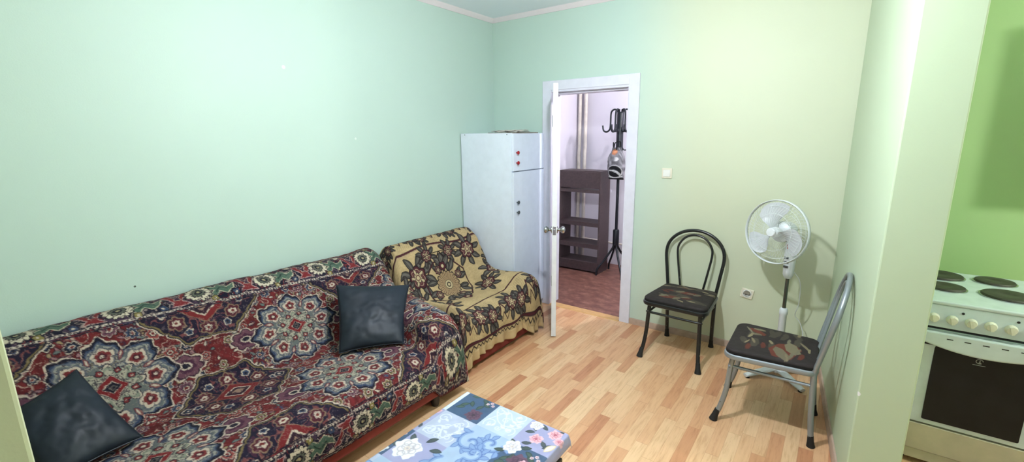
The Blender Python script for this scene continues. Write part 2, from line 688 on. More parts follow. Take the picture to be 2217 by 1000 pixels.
def persian(U, V):
    R1, NAV, CRE, BLU, PAL, OLI, MAU, GRN = (98, 31, 33), (24, 22, 38), (194, 178, 160), (50, 62, 88), (150, 147, 138), (114, 98, 62), (100, 62, 76), (76, 100, 86)
    wu = .0045 * vnoise(U * 30, V * 30, 1) + .0028 * vnoise(U * 85, V * 85, 2)
    wv = .0045 * vnoise(U * 30 + 40, V * 30, 3) + .0028 * vnoise(U * 85 + 40, V * 85, 4)
    p = Paint(U + wu, V + wv, R1)
    p.C *= (1 + 0.16 * vnoise(p.U * 60, p.V * 60, 5) + 0.10 * vnoise(p.U * 12, p.V * 12, 6))[:, None]
    rng = np.random.default_rng(11)
    # vine lines
    n1 = vnoise(p.U * 17, p.V * 17, 8) + 0.6 * vnoise(p.U * 34, p.V * 34, 9)
    p.put(None, (np.abs(n1 - 0.12) - 0.045) * 0.03, (88, 26, 34))
    p.put(None, (np.abs(n1) - 0.050) * 0.035, (176, 150, 134))
    n2 = vnoise(p.U * 23 + 5, p.V * 23, 18) + 0.5 * vnoise(p.U * 47, p.V * 47, 19)
    p.put(None, (np.abs(n2 - .75) - 0.05) * 0.03, (52, 34, 54))
    p.put(None, (0.95 - n2) * 0.03, (60, 62, 88))

    def small(u, v, R, kind, rot):
        cols = [(BLU, NAV), (OLI, NAV), (MAU, (60, 34, 52)), (NAV, BLU), ((70, 84, 100), OLI), ((136, 60, 56), NAV)][kind]
        p.flower(u, v, R, 6 if kind % 2 else 8, [(1.12, (40, 22, 32)), (1.0, CRE if kind in (1, 3) else (168, 148, 138)), (0.84, cols[0]), (0.52, cols[1]), (0.38, CRE), (0.2, R1)], rot, 0.3)
    pts = []
    for _ in range(6000):
        q = (rng.uniform(-0.05, U.max()), rng.uniform(0, VF))
        if all((q[0] - a) ** 2 + (q[1] - b) ** 2 > 0.070 ** 2 for a, b in pts):
            pts.append(q)
    for i, (u, v) in enumerate(pts):
        for k in range(4):
            a = rng.uniform(0, 2 * PI)
            p.leaf(u + .034 * math.cos(a), v + .034 * math.sin(a), a + rng.uniform(-1, 1), rng.uniform(.018, .032), .0055, [(-0.003, (38, 22, 34)), (0, [CRE, (150, 128, 96), (150, 110, 112), (96, 108, 104)][k])], 0.3)
        small(u, v, rng.uniform(.022, .036), int(rng.integers(0, 6)), rng.uniform(0, PI))

    def mauve(u, v, sx):
        p.flower(u, v, .062, 7, [(1.14, CRE), (1.02, (52, 30, 44)), (.92, MAU), (.60, (70, 36, 56)), (.34, CRE), (.22, NAV)], .3, .2, sx)
    # big medallions
    u0 = 2.355 - 3.56
    for ku in range(-1, 4):
        for kv in (1, 3):
            u, v = 1.205 + .84 * ku, AQ * kv
            for sgn in (-1, 1):
                mauve(u + sgn * .275, v + .02 * sgn, 1.25)
            i, r, t, x, y = p.polar(u, v, .42)
            rr = np.hypot(x / 1.04, y / 0.98)
            sh = .84 + .16 * np.abs(np.cos(4 * t)) ** 0.7
            sh = sh + .05 * np.cos(8 * t) + .03 * np.cos(24 * t)
            R = .228
            sd = rr - R * sh
            wob = 0.006 * vnoise(p.U[i] * 70, p.V[i] * 70, 21)
            for off, col in [(-.007, CRE), (0, NAV), (.015, BLU), (.024, (92, 98, 110)), (.030, PAL)]:
                p.put(i, sd + off + wob * (off > .02), col)
            m = vnoise(p.U[i] * 55, p.V[i] * 55, 22)
            p.put(i, np.maximum(sd + .036, (.10 - m) * .02), (98, 104, 102))
            p.put(i, np.maximum(sd + .030, (np.abs(m + .5) - .10) * .03), (54, 60, 84))
            p.put(i, np.maximum(sd + .05, (np.abs(m + .2) - .07) * .03), (84, 76, 64))
            for k in range(8):
                a = PI / 4 * k
                p.flower(u + .155 * math.cos(a), v + .15 * math.sin(a), .033, 5, [(1.45, (84, 88, 98)), (1.25, CRE), (.85, (112, 42, 44)), (.5, (66, 26, 36)), (.24, CRE)], a, .25)
                b = a + PI / 8
                p.leaf(u + .13 * math.cos(b), v + .128 * math.sin(b), b, .05, .010, [(-.004, (60, 64, 84)), (0, (120, 60, 60)), (.005, CRE)])
            s2 = rr - .112 * (.82 + .18 * np.cos(8 * t))
            for off, col in [(-.008, NAV), (-.003, CRE), (.004, (134, 138, 122)), (.02, (170, 164, 146))]:
                p.put(i, s2 + off, col)
            m2 = vnoise(p.U[i] * 80, p.V[i] * 80, 25)
            p.put(i, np.maximum(s2 + .012, (np.abs(m2) - .12) * .02), (64, 62, 68))
            for k in range(8):
                a = PI / 4 * k + PI / 8
                p.flower(u + .083 * math.cos(a), v + .083 * math.sin(a), .013, 4, [(1.3, NAV), (1.0, (120, 44, 46)), (.4, CRE)], a)
            dm = np.abs(x) + np.abs(y)
            for lim, col in [(.064, NAV), (.060, CRE), (.056, (118, 32, 36)), (.033, CRE), (.029, NAV), (.016, (96, 90, 84)), (.010, NAV)]:
                p.put(i, dm - lim, col)
    for ku in range(-1, 4):
        for kv in (0, 2, 4):
            u, v = .785 + .84 * ku, AQ * kv
            i, r, t, x, y = p.polar(u, v, .42)
            rr = np.hypot(x / 1.12, y / 0.86)
            sh = .80 + .20 * np.abs(np.cos(3 * t)) ** .7 + .05 * np.cos(12 * t)
            sd = rr - .225 * sh
            for off, col in [(-.010, CRE), (-.004, NAV), (.002, OLI), (.010, (30, 24, 44))]:
                p.put(i, sd + off, col)
            m = vnoise(p.U[i] * 40, p.V[i] * 40, 27)
            p.put(i, np.maximum(sd + .02, (np.abs(m) - .10) * .03), (112, 62, 62))
            p.put(i, np.maximum(sd + .02, (.55 - m) * .03), (64, 34, 52))
            for k in range(6):
                a = PI / 3 * k + PI / 6
                p.flower(u + .145 * math.cos(a), v + .118 * math.sin(a), .036, 6, [(1.15, (128, 104, 84)), (.95, (76, 28, 40)), (.55, CRE), (.2, R1)], a, .25)
                b = a + PI / 6
                p.flower(u + .175 * math.cos(b), v + .135 * math.sin(b), .020, 5, [(1.1, CRE), (.8, BLU), (.4, NAV)], b)
            dm = np.abs(x) / 1.25 + np.abs(y)
            for lim, col in [(.088, (128, 98, 80)), (.083, (112, 34, 36)), (.052, CRE), (.043, (48, 26, 40)), (.022, (150, 120, 104))]:
                p.put(i, dm - lim, col)
    for ku in range(-1, 8):
        p.flower(.36 + .42 * ku + .21, AQ * 2 if ku % 2 else AQ * 1.98, .0225, 4, [(1.2, CRE), (.95, NAV), (.5, BLU), (.25, CRE)])
    # border bands
    for top in (True, False):
        w = (lambda vv: -vv) if top else (lambda vv: vv - VF)
        q = w(p.V)
        inn = q > 0
        B = p.C
        band = np.clip(q / 0.002, 0, 1)[:, None]
        nb = vnoise(p.U * 30, p.V * 30, 41) + .5 * vnoise(p.U * 60, p.V * 60, 42)
        bc = np.where((nb > .45)[:, None], np.array((64, 46, 66.)), np.array((24, 22, 40.)))
        bc = np.where((np.abs(nb - .1) < .07)[:, None], np.array((150, 132, 126.)), bc)
        bc = np.where((np.abs(nb + .5) < .08)[:, None], np.array((112, 34, 38.)), bc)
        p.C = B * (1 - band) + bc * band
        sg = -1 if top else 1
        o = 0 if top else VF
        for k in range(-1, 11):
            u = .14 + .165 * 2 * k + (0 if top else -.02)
            v = o + sg * .086
            # green hooked figure
            g = [(-.06, .05), (-.02, .02), (.0, .045), (.03, .0), (.07, .02), (.06, -.02), (.02, -.045), (-.01, -.02), (-.035, -.05), (-.07, -.03), (-.03, -.005), (-.07, .02)]
            p.poly([(u + .105 + a, v + b * sg) for a, b in g], GRN, (196, 186, 158), .0045)
            p.stroke([(u + .075, v - .02 * sg), (u + .105, v + .012 * sg), (u + .135, v - .012 * sg)], .006, (40, 56, 52))
            # red chevron
            c = [(-.065, .05), (-.03, .05), (.0, .0), (.03, .05), (.06, .05), (.02, -.03), (.045, -.055), (-.04, -.055), (-.02, -.03)]
            p.poly([(u + .235 + a, v + b * sg) for a, b in c], (118, 38, 42), (184, 150, 146), .0045)
            p.poly([(u + .235 + a * .42, v + .008 * sg + b * .42 * sg) for a, b in c], (58, 34, 56), (190, 170, 150), .003)
            # rosette
            p.flower(u, v, .058, 14, [(1.12, (26, 22, 36)), (1.0, (212, 200, 176)), (.62, (40, 36, 42)), (.50, (96, 100, 88)), (.30, NAV), (.14, (170, 160, 120))], .1, .22)
            for (du, dv, cc) in [(.052, .06, OLI), (.06, -.058, (130, 118, 66)), (.16, .058, CRE), (.165, -.05, BLU), (.29, .056, OLI), (.285, -.02, MAU)]:
                p.flower(u + du, v + dv * sg, .017, 4, [(1.2, (24, 20, 34)), (1, cc), (.35, CRE)], .5)
        dash = ((p.U / .016) % 1) < .55
        for (c0, wd, col) in [(.012, .010, (196, 182, 166)), (.012, .0055, (44, 30, 48)), (-.006, .006, (28, 22, 38)), (.158, .012, (184, 168, 146)), (.158, .007, (40, 30, 40))]:
            a = np.clip(.5 - (np.abs(q - c0) - wd / 2) / .002, 0, 1)[:, None]
            if wd in (.0055,):
                a = a * dash[:, None]
            p.C = p.C * (1 - a) + np.array(col, float) * a
        e = np.clip((q - .170) / .002, 0, 1)[:, None]
        p.C = p.C * (1 - e) + np.array((92, 34, 34.)) * e
    # speckle of the weave over everything
    q1 = vnoise(p.U * 75, p.V * 75, 61) + .6 * vnoise(p.U * 150, p.V * 150, 62)
    lum = p.C.mean(1)
    p.put(None, np.where(lum < 120, (np.abs(q1 - .35) - .07) * .02, .1), (150, 132, 120), .5)
    p.put(None, np.where(lum > 110, (np.abs(q1 + .35) - .10) * .02, .1), (60, 46, 56), .8)
    return p.result()


sofa = thing('sofa', 'long dark red sofa against the mint wall, hidden under a red oriental patterned throw', 'sofa', (0.55, -2.65, 0))
T0 = Vector((-0.55, 2.65, 0))


def inb(mb_lo, mb_hi, name, m, parent, off, bev=0.03):
    lo = tuple(a + b for a, b in zip(mb_lo, off))
    hi = tuple(a + b for a, b in zip(mb_hi, off))
    return MB().box(lo, hi).build(name, m, parent, smooth=40, bevel=bev, seg=3)


inb((.07, -3.55, .095), (1.028, -1.79, .24), 'base', M_sofa_red, sofa, T0, .02)
inb((.26, -3.55, .24), (1.02, -1.97, .365), 'seat', M_sofa_red, sofa, T0, .03)
MB().prism([(.04 - .55, .24), (.30 - .55, .24), (.30 - .55, .48), (.17 - .55, .74), (.12 - .55, .77), (.04 - .55, .76)], -3.55 + 2.65, -1.72 + 2.65, axis=1).build('backrest', M_sofa_red, sofa, smooth=40, bevel=.02)
inb((.32, -1.86, .24), (.95, -1.715, .50), 'armrest', M_sofa_red, sofa, T0, .04)
for x in (.12, .96):
    for y in (-3.45, -2.65, -1.87):
        MB().lathe([(.020, 0), (.028, .03), (.030, .097)], Matrix.Translation((x - .55, y + 2.65, 0)), 14).build('foot', M_foot, sofa)
o = grid_obj('sofa_throw', sP, M_persian, None, persian(sU, sv))
tag(o, 'red and navy oriental medallion throw covering the long sofa', 'throw')
so = o.modifiers.new('solid', 'SOLIDIFY')
so.thickness = 0.004
so.offset = -1

# ---- the small armchair sofa in the corner
AB = [(.02, .72), (.055, .78), (.11, .815), (.17, .80), (.225, .74), (.27, .62), (.32, .50), (.375, .41), (.44, .378), (.60, .385), (.74, .392), (.82, .38), (.868, .34), (.888, .26), (.892, .165)]
AA = [(.02, .72), (.055, .78), (.11, .815), (.17, .80), (.225, .74), (.28, .635), (.335, .53), (.40, .485), (.47, .474), (.61, .48), (.75, .49), (.83, .482), (.875, .435), (.898, .30), (.90, .10)]
ALAT = [(-1.530, .9, .5), (-1.522, .9, .15), (-1.495, .9, .0), (-1.46, .75, 0), (-1.40, .2, 0), (-1.33, 0, 0), (-1.1, 0, 0), (-.90, 0, 0), (-.83, .05, 0), (-.785, .45, 0), (-.735, .85, 0), (-.68, 1, 0), (-.61, 1, 0), (-.565, 1, .06), (-.545, 1, .28), (-.535, 1, .6), (-.53, 1, 1)]
aP, aU, aV, at_ = drape(AB, AA, ALAT, 0.0036, 0.06, lambda y, tt, x: 0 * y, 13, 1.3)
aY = aP[..., 1]


def floral(U, V, Ymap):
    """V: arc length down the profile; U re-based so that it equals y on the flat of the seat"""
    BEI, PLU, GG, DK, PNK, LT = (198, 172, 128), (84, 38, 46), (74, 70, 66), (40, 32, 34), (172, 142, 122), (208, 188, 148)
    p = Paint(U, V, BEI)
    p.C *= (1 + .05 * vnoise(p.U * 70, p.V * 140, 51) + .05 * vnoise(p.U * 14, p.V * 14, 52))[:, None]
    fr = V.max()
    # zones: back border band, hem band
    tk = np.abs(((p.U * 55 + p.V * 20) % 1) - .5) < .09
    z = ((p.V < .23) | (p.V > fr - .30)) & tk
    p.C[z] = p.C[z] * .86

    def rose(u, v, R, rot=0.0):
        p.flower(u, v, R, 7, [(1.16, DK), (1.04, PLU), (.84, PNK), (.74, PLU), (.62, (120, 76, 72)), (.50, DK), (.44, LT), (.27, PLU), (.19, LT)], rot, .22)
        for k in range(5):
            a = rot + 2 * PI * k / 5
            p.leaf(u + R * .3 * math.cos(a), v + R * .3 * math.sin(a), a + .5, R * .62, R * .16, [(0, DK), (.004, LT)], .3)

    def spray(u, v, ang, L, W=.020):
        p.leaf(u, v, ang, L, W, [(-.006, DK), (0, GG), (.010, (112, 106, 98))], .25)
        p.stroke([(u, v), (u + L * .85 * math.cos(ang), v + L * .85 * math.sin(ang))], .0035, DK)

    def bouquet(u, v, s=1.0, rot=0.0):
        for a in (0.1, .8, 1.7, 2.4, 3.1, 3.9, 4.7, 5.5):
            spray(u + .035 * s * math.cos(a + rot), v + .035 * s * math.sin(a + rot), a + rot, .092 * s, .0175 * s)
        rose(u, v, .058 * s, rot)

    def zig(u0, u1, v, n, amp, w=.007, col=PLU):
        p.stroke([(u0 + (u1 - u0) * k / n, v + (amp if k % 2 else -amp)) for k in range(n + 1)], w, DK)
        p.stroke([(u0 + (u1 - u0) * k / n, v + (amp if k % 2 else -amp)) for k in range(n + 1)], w * .5, col)
    # band line on the back: a wavy dark red stripe
    L0, L1 = U.min(), U.max()
    xs = np.linspace(L0, L1, 30)
    for dv, w, c in [(0, .017, DK), (0, .010, PLU), (.014, .004, PNK)]:
        p.stroke([(x, .255 + dv + .018 * math.sin((x + 1.0) * 9)) for x in xs], w, c)
    for k in range(6):
        u = -1.60 + .34 * k
        zig(u + .08, u + .27, .15, 5, .034, .011)
        bouquet(u, .135, .80, .4 * k)
        bouquet(u + .075, .165, .6, .7 * k)
    # garlands under the stripe
    for (u, v, s, r) in [(-1.36, .47, 1.5, .3), (-1.22, .325, .85, 1.0), (-.98, .33, .85, 2.0), (-.76, .37, 1.3, .6), (-1.52, .56, 1.0, .2)]:
        bouquet(u, v, s, r)
    p.stroke(smooth_path([(-1.36, .38, 0), (-1.25, .33, 0), (-1.1, .315, 0), (-.95, .33, 0), (-.82, .36, 0)], 5) and [(a, b) for a, b, _ in smooth_path([(-1.36, .38, 0), (-1.25, .33, 0), (-1.1, .315, 0), (-.95, .33, 0), (-.82, .36, 0)], 5)], .006, DK)
    # centre sun in an octagon
    cu, cv = -1.085, .60
    oc = [(cu + .235 * math.cos(PI / 8 + k * PI / 4), cv + .225 * math.sin(PI / 8 + k * PI / 4)) for k in range(9)]
    p.stroke(oc, .013, DK)
    p.stroke(oc, .006, PLU)
    p.stroke([(cu - .06, cv - .21), (cu, cv - .285), (cu + .06, cv - .21)], .010, DK)
    for k in range(8):
        a = k * PI / 4 + .39
        spray(cu + .115 * math.cos(a), cv + .115 * math.sin(a), a + .35, .12, .024)
        spray(cu + .115 * math.cos(a), cv + .115 * math.sin(a), a - .35, .10, .020)
        if k % 2:
            rose(cu + .15 * math.cos(a), cv + .15 * math.sin(a), .035, a)
    p.flower(cu, cv, .118, 16, [(1.05, DK), (.97, (178, 150, 112)), (.36, DK), (.31, LT), (.18, DK), (.11, LT)], 0, .12)
    i, r, t, x, y = p.polar(cu, cv, .118)
    p.put(i, np.where((r > .045) & (r < .104) & (np.abs((t * 32 / (2 * PI)) % 1 - .5) < .17), -.1, .1), (120, 92, 76))
    for (u, v) in [(cu, cv - .19), (cu + .005, cv + .2)]:
        for a in (-2.3, -1.57, -.8):
            spray(u, v + .03, a, .11, .026)
        p.flower(u, v + .03, .04, 5, [(1.1, DK), (.9, PLU), (.4, LT)], .3)
    # seat and arms
    for (u, v, s, r) in [(-1.33, .84, 1.0, .2), (-.78, .80, 1.0, 1.2), (-.56, .68, 1.45, .5), (-.45, .88, 1.2, .9), (-.50, .50, 1.0, .9), (-1.42, .68, 1.0, .9)]:
        bouquet(u, v, s, r)
    # curved seam line along the seat front
    for w, c in [(.013, DK), (.007, PLU)]:
        p.stroke([(x, fr - .335 - .015 * math.sin((x + 1.2) * 7)) for x in xs], w, c)
    # front bouquets with zigzags
    for k in range(6):
        u = -1.63 + .37 * k
        zig(u + .12, u + .34, fr - .185, 5, .042, .012)
        zig(u + .14, u + .32, fr - .125, 5, .030, .007)
        bouquet(u - .03, fr - .20, 1.05, .5 * k)
        bouquet(u + .085, fr - .165, .85, .9 * k + .3)
        spray(u + .05, fr - .12, 1.2, .10, .022)
    # hem band
    for w, c in [(.020, DK), (.012, PLU)]:
        p.stroke([(x, fr - .05) for x in xs], w, c)
    zig(L0, L1, fr - .024, 90, .010, .007, DK)
    return p.result()


arm_o = thing('armchair', 'low red armchair in the corner by the white cabinet, under a beige floral throw', 'armchair', (0.45, -1.04, 0))
A0 = Vector((-0.45, 1.04, 0))
inb((.06, -1.50, .02), (.872, -.56, .22), 'base', M_sofa_red, arm_o, A0, .02)
inb((.25, -1.40, .20), (.85, -.84, .35), 'seat', M_sofa_red, arm_o, A0, .03)
MB().prism([(.04 - .45, .2), (.26 - .45, .2), (.24 - .45, .55), (.17 - .45, .74), (.12 - .45, .765), (.05 - .45, .74)], -1.48 + 1.04, -.57 + 1.04, axis=1).build('backrest', M_sofa_red, arm_o, smooth=40, bevel=.02)
for (y0, y1) in ((-1.50, -1.45), (-.71, -.57)):
    inb((.28, y0, .2), (.82, y1, .43), 'armrest', M_sofa_red, arm_o, A0, .02)
i0 = int(np.argmin(np.abs(aY[:, aY.shape[1] // 2] + 1.1)))
au = aU - aU[i0:i0 + 1, :] + aY[i0:i0 + 1, :]
# hem line sags and waves
hem = sstep(at_[-1] - .16, at_[-1], aV)
aP[..., 2] += hem * (0.012 * np.sin(au * 21) - 0.01)
aP[..., 0] += hem * 0.010 * np.sin(au * 27 + 1)
thr = grid_obj('armchair_throw', aP, M_throw, None, floral(au, aV, aY))
tag(thr, 'beige throw with plum flowers and a ruffled hem covering the corner armchair', 'throw')
so = thr.modifiers.new('solid', 'SOLIDIFY')
so.thickness = 0.004
so.offset = -1
# ruffle: a gathered strip below the hem
e = aP[::2, -1, :]
eu = au[::2, -1]
K = 9
rP = np.zeros((len(e), K, 3))
tan = np.gradient(e, axis=0)
out = np.stack([tan[:, 1], -tan[:, 0], 0 * tan[:, 0]], -1)
out /= np.linalg.norm(out, axis=1, keepdims=True) + 1e-9
out *= np.sign(out[len(e) // 2, 0])
for k in range(K):
    f = k / (K - 1)
    ph = eu * 62 + 2.5 * np.sin(eu * 9)
    rP[:, k, :] = e + out * (0.002 + f * (0.004 + 0.012 * np.sin(ph)))[:, None]
    rP[:, k, 2] = np.maximum(e[:, 2] + .004 - f * (0.060 + 0.010 * np.sin(eu * 13 + 2)), 0.004 + 0.002 * f)
M_ruf = simple('plain beige ruffle', (190, 162, 118), 0.9, bump=.3, bscale=300)
ro = grid_obj('ruffle', rP, M_ruf, thr)
so = ro.modifiers.new('solid', 'SOLIDIFY')
so.thickness = 0.002


# ---- cushions
def leatherette(name):
    n = NT(name)
    p = n.coord()
    n.base(n.ramp(n.noise(p, 7, 4), [(0.3, rgba((23, 30, 40))), (0.7, rgba((30, 39, 51)))]))
    n.set(Roughness=n.ramp(n.noise(p, 11, 3), [(0.3, (.46, .46, .46, 1)), (0.7, (.54, .54, .54, 1))]))
    h = n.math('ADD', n.noise(n.scaled(p, (1, 1, 2.2)), 16, 5, .6), n.math('MULTIPLY', n.noise(p, 420, 2), .12))
    n.b.inputs['Specular IOR Level'].default_value = .28
    n.bump(h, .05, .010)
    return n.m


M_cush = leatherette('blue black leatherette')


def cushion(label, TL, TR, BL, BR, th, seed):
    TL, TR, BL, BR = (np.array(q, float) for q in (TL, TR, BL, BR))
    cen = (TL + TR + BL + BR) / 4
    n = 64
    g = np.linspace(-1, 1, n)
    A, B = np.meshgrid(g, g, indexing='ij')
    pin = .055
    a = A * (1 - pin * (1 - B ** 2))
    b = B * (1 - pin * (1 - A ** 2))
    s, t = (a + 1) / 2, (b + 1) / 2
    P = (BL[None, None] * ((1 - s) * (1 - t))[..., None] + BR[None, None] * (s * (1 - t))[..., None] + TL[None, None] * ((1 - s) * t)[..., None] + TR[None, None] * (s * t)[..., None])
    N = np.cross(BR - BL, TL - BL)
    N /= np.linalg.norm(N)
    bulge = th * ((1 - A ** 2) * (1 - B ** 2)) ** .42
    edge = ((1 - A ** 2) * (1 - B ** 2)) ** .3
    w = .006 * vnoise(A * 2.2 + B * 1.4 + 9, B * 3.1 - A * 2 + 9, seed) + .002 * vnoise(A * 6 + B * 4 + 9, B * 7 - A * 3 + 9, seed + 1)
    F = P + N * (bulge + w * edge)[..., None]
    Bk = P - N * (bulge * .8 + w * edge * .5)[..., None]
    m = MB()
    for G, fl in ((F, 0), (Bk, 1)):
        idx = lambda i, j: i * n + j
        fs = []
        for i in range(n - 1):
            for j in range(n - 1):
                q = (idx(i, j), idx(i + 1, j), idx(i + 1, j + 1), idx(i, j + 1))
                fs.append(q[::-1] if fl else q)
        m.add(list(map(tuple, G.reshape(-1, 3) - cen)), fs)
    o = thing('cushion', label, 'cushion', tuple(cen))
    c = m.build('cover', M_cush, o, smooth=60)
    bm = bmesh.new()
    bm.from_mesh(c.data)
    bmesh.ops.remove_doubles(bm, verts=bm.verts, dist=.0005)
    bmesh.ops.recalc_face_normals(bm, faces=bm.faces)
    bm.to_mesh(c.data)
    bm.free()
    per = [P[i, 0] for i in range(n)] + [P[n - 1, j] for j in range(1, n)] + [P[i, n - 1] for i in range(n - 2, -1, -1)] + [P[0, j] for j in range(n - 2, 0, -1)]
    MB().tube([tuple(q - cen) for q in per], .003, 6, closed=True).build('seam', M_cush, o)
    return o


cushion('dark blue leatherette cushion standing upright at the arm end of the sofa', (.40, -2.115, .740), (.60, -1.715, .668), (.632, -2.280, .425), (.835, -1.982, .425), .065, 61)
cushion('dark blue leatherette cushion slumped at the near end of the sofa', (.42, -3.53, .627), (.36, -3.297, .70), (.67, -3.47, .43), (.615, -3.185, .425), .06, 71)

# ------------------------------------------------------------------ white cabinet in the corner
M_lam = simple('white laminate', (244, 252, 266), 0.42, var=0.015)
M_red = simple('red plastic knob', (170, 30, 36), 0.35)
M_gknob = simple('grey metal knob', (120, 128, 134), 0.3, 0.8)
cab = thing('tall_cabinet', 'tall narrow white cabinet standing in the corner beside the open door', 'cabinet', (0.29, -0.268, 0))
cx, cy = -0.29, 0.268


def cb(lo, hi, name, m, parent=cab, bev=.002, mbx=None):
    return MB().box((lo[0] + cx, lo[1] + cy, lo[2]), (hi[0] + cx, hi[1] + cy, hi[2])).build(name, m, parent, smooth=0, bevel=bev)


cb((.010, -.510, 0), (.575, -.492, 1.648), 'side_panel', M_lam)
cb((.010, -.043, 0), (.575, -.025, 1.648), 'side_panel', M_lam)
cb((.010, -.492, .05), (.022, -.043, 1.64), 'back_panel', M_lam)
cb((.010, -.492, 1.630), (.575, -.043, 1.645), 'top_panel', M_lam)
cb((.022, -.492, .05), (.574, -.043, .068), 'bottom_panel', M_lam)
cb((.022, -.492, 1.318), (.570, -.043, 1.334), 'shelf', M_lam)
cb((.52, -.492, 0), (.54, -.043, .05), 'plinth', M_lam)
up = cb((.577, -.508, 1.330), (.594, -.027, 1.643), 'door', M_lam)
lo = cb((.577, -.508, .055), (.594, -.027, 1.322), 'door', M_lam)
for z, m, par, nm in ((1.485, M_red, up, 'red knob'), (1.400, M_red, up, 'red knob'), (1.062, M_gknob, lo, None), (.975, M_gknob, lo, None)):
    k = MB().lathe([(.006, 0), (.006, .010), (.015, .016), (.016, .022), (.010, .027), (0, .028)], Matrix.Translation((.594 + cx, -.462 + cy, z)) @ Matrix.Rotation(PI / 2, 4, 'Y'), 18).build('knob', m, par)
    if nm:
        k['label'] = nm
for x in (.06, .53):
    MB().lathe([(.005, 0), (.005, .001), (0, .0015)], Matrix.Translation((x + cx, -.510 + cy, 1.636)) @ Matrix.Rotation(PI / 2, 4, 'X'), 10).build('screw', M_gknob, cab)

# papers lying on the cabinet
M_paper = simple('old newsprint', (206, 198, 190), 0.9, var=.12, vscale=30)
M_brown = simple('brown cardboard', (120, 98, 84), 0.9)
t = thing('newspaper', 'crumpled old newspaper lying on top of the white cabinet', 'newspaper', (.40, -.27, 1.654))
n = 26
g = np.linspace(-1, 1, n)
A, B = np.meshgrid(g, g, indexing='ij')
for k, (w, h, z, r) in enumerate(((.12, .16, .004, .2), (.10, .12, .013, -.25))):
    P = np.stack([A * w * math.cos(r) - B * h * math.sin(r), A * w * math.sin(r) + B * h * math.cos(r), z + .006 + .005 * vnoise(A * 3 + 9, B * 3 + 9, 80 + k)], -1)
    o = grid_obj('sheet', P, M_paper, t)
    so = o.modifiers.new('solid', 'SOLIDIFY')
    so.thickness = .004
o = MB().box((.27, -.44, 1.6458), (.565, -.08, 1.6535)).build('cardboard_sheet', M_brown, smooth=0, bevel=.001)
tag(o, 'flat brown cardboard sheet at the front edge of the cabinet top', 'cardboard')

# ------------------------------------------------------------------ coffee table with a printed oilcloth
M_tbl = simple('dark brown table wood', (62, 44, 36), 0.5, bump=.1)
tab = thing('coffee_table', 'low dark brown table beside the sofa under a blue floral oilcloth', 'table', (1.835, -2.62, 0))
MB().box((-.262, -.375, .462), (.262, .375, .494)).build('tabletop', M_tbl, tab, smooth=0, bevel=.006)
MB().box((-.235, -.345, .40), (.235, .345, .462)).build('apron', M_tbl, tab, smooth=0, bevel=.004)
for sx in (-1, 1):
    for sy in (-1, 1):
        x, y = sx * .222, sy * .33
        MB().box((x - .024, y - .024, 0), (x + .024, y + .024, .40)).build('leg', M_tbl, tab, smooth=0, bevel=.004)

hx, hy = .266, .379
nx, ny = 230, 330
gx = np.linspace(-hx - .035, hx + .035, nx)
gy = np.linspace(-hy - .035, hy + .035, ny)
X, Y = np.meshgrid(gx, gy, indexing='ij')
ox = np.maximum(np.abs(X) - (hx - .012), 0)
oy = np.maximum(np.abs(Y) - (hy - .012), 0)
ov = np.hypot(ox, oy)


def fold(a, h):
    e = np.maximum(np.abs(a) - (h - .012), 0)
    return np.sign(a) * np.where(e > 0, h - .012 + .014 * (1 - np.exp(-e / .014)), np.abs(a))


Pz = .4985 - np.where(ov > 0, np.maximum(ov - .008, 0) + .5 * np.minimum(ov, .016) ** 2 / .016, 0) * .95
Pz = Pz + .0012 * vnoise(X * 7 + 5, Y * 7 + 5, 91) * (ov <= 0)
Pt = np.stack([fold(X, hx) + 1.835, fold(Y, hy) - 2.62, Pz], -1)
M_oil = NT('printed oilcloth')
M_oil.base(M_oil.node('ShaderNodeAttribute', attribute_name='weave').outputs['Color'])
M_oil.set(Roughness=.34)
M_oil.bump(M_oil.noise(M_oil.coord(), 60, 2), .08, .004)
M_oil = M_oil.m


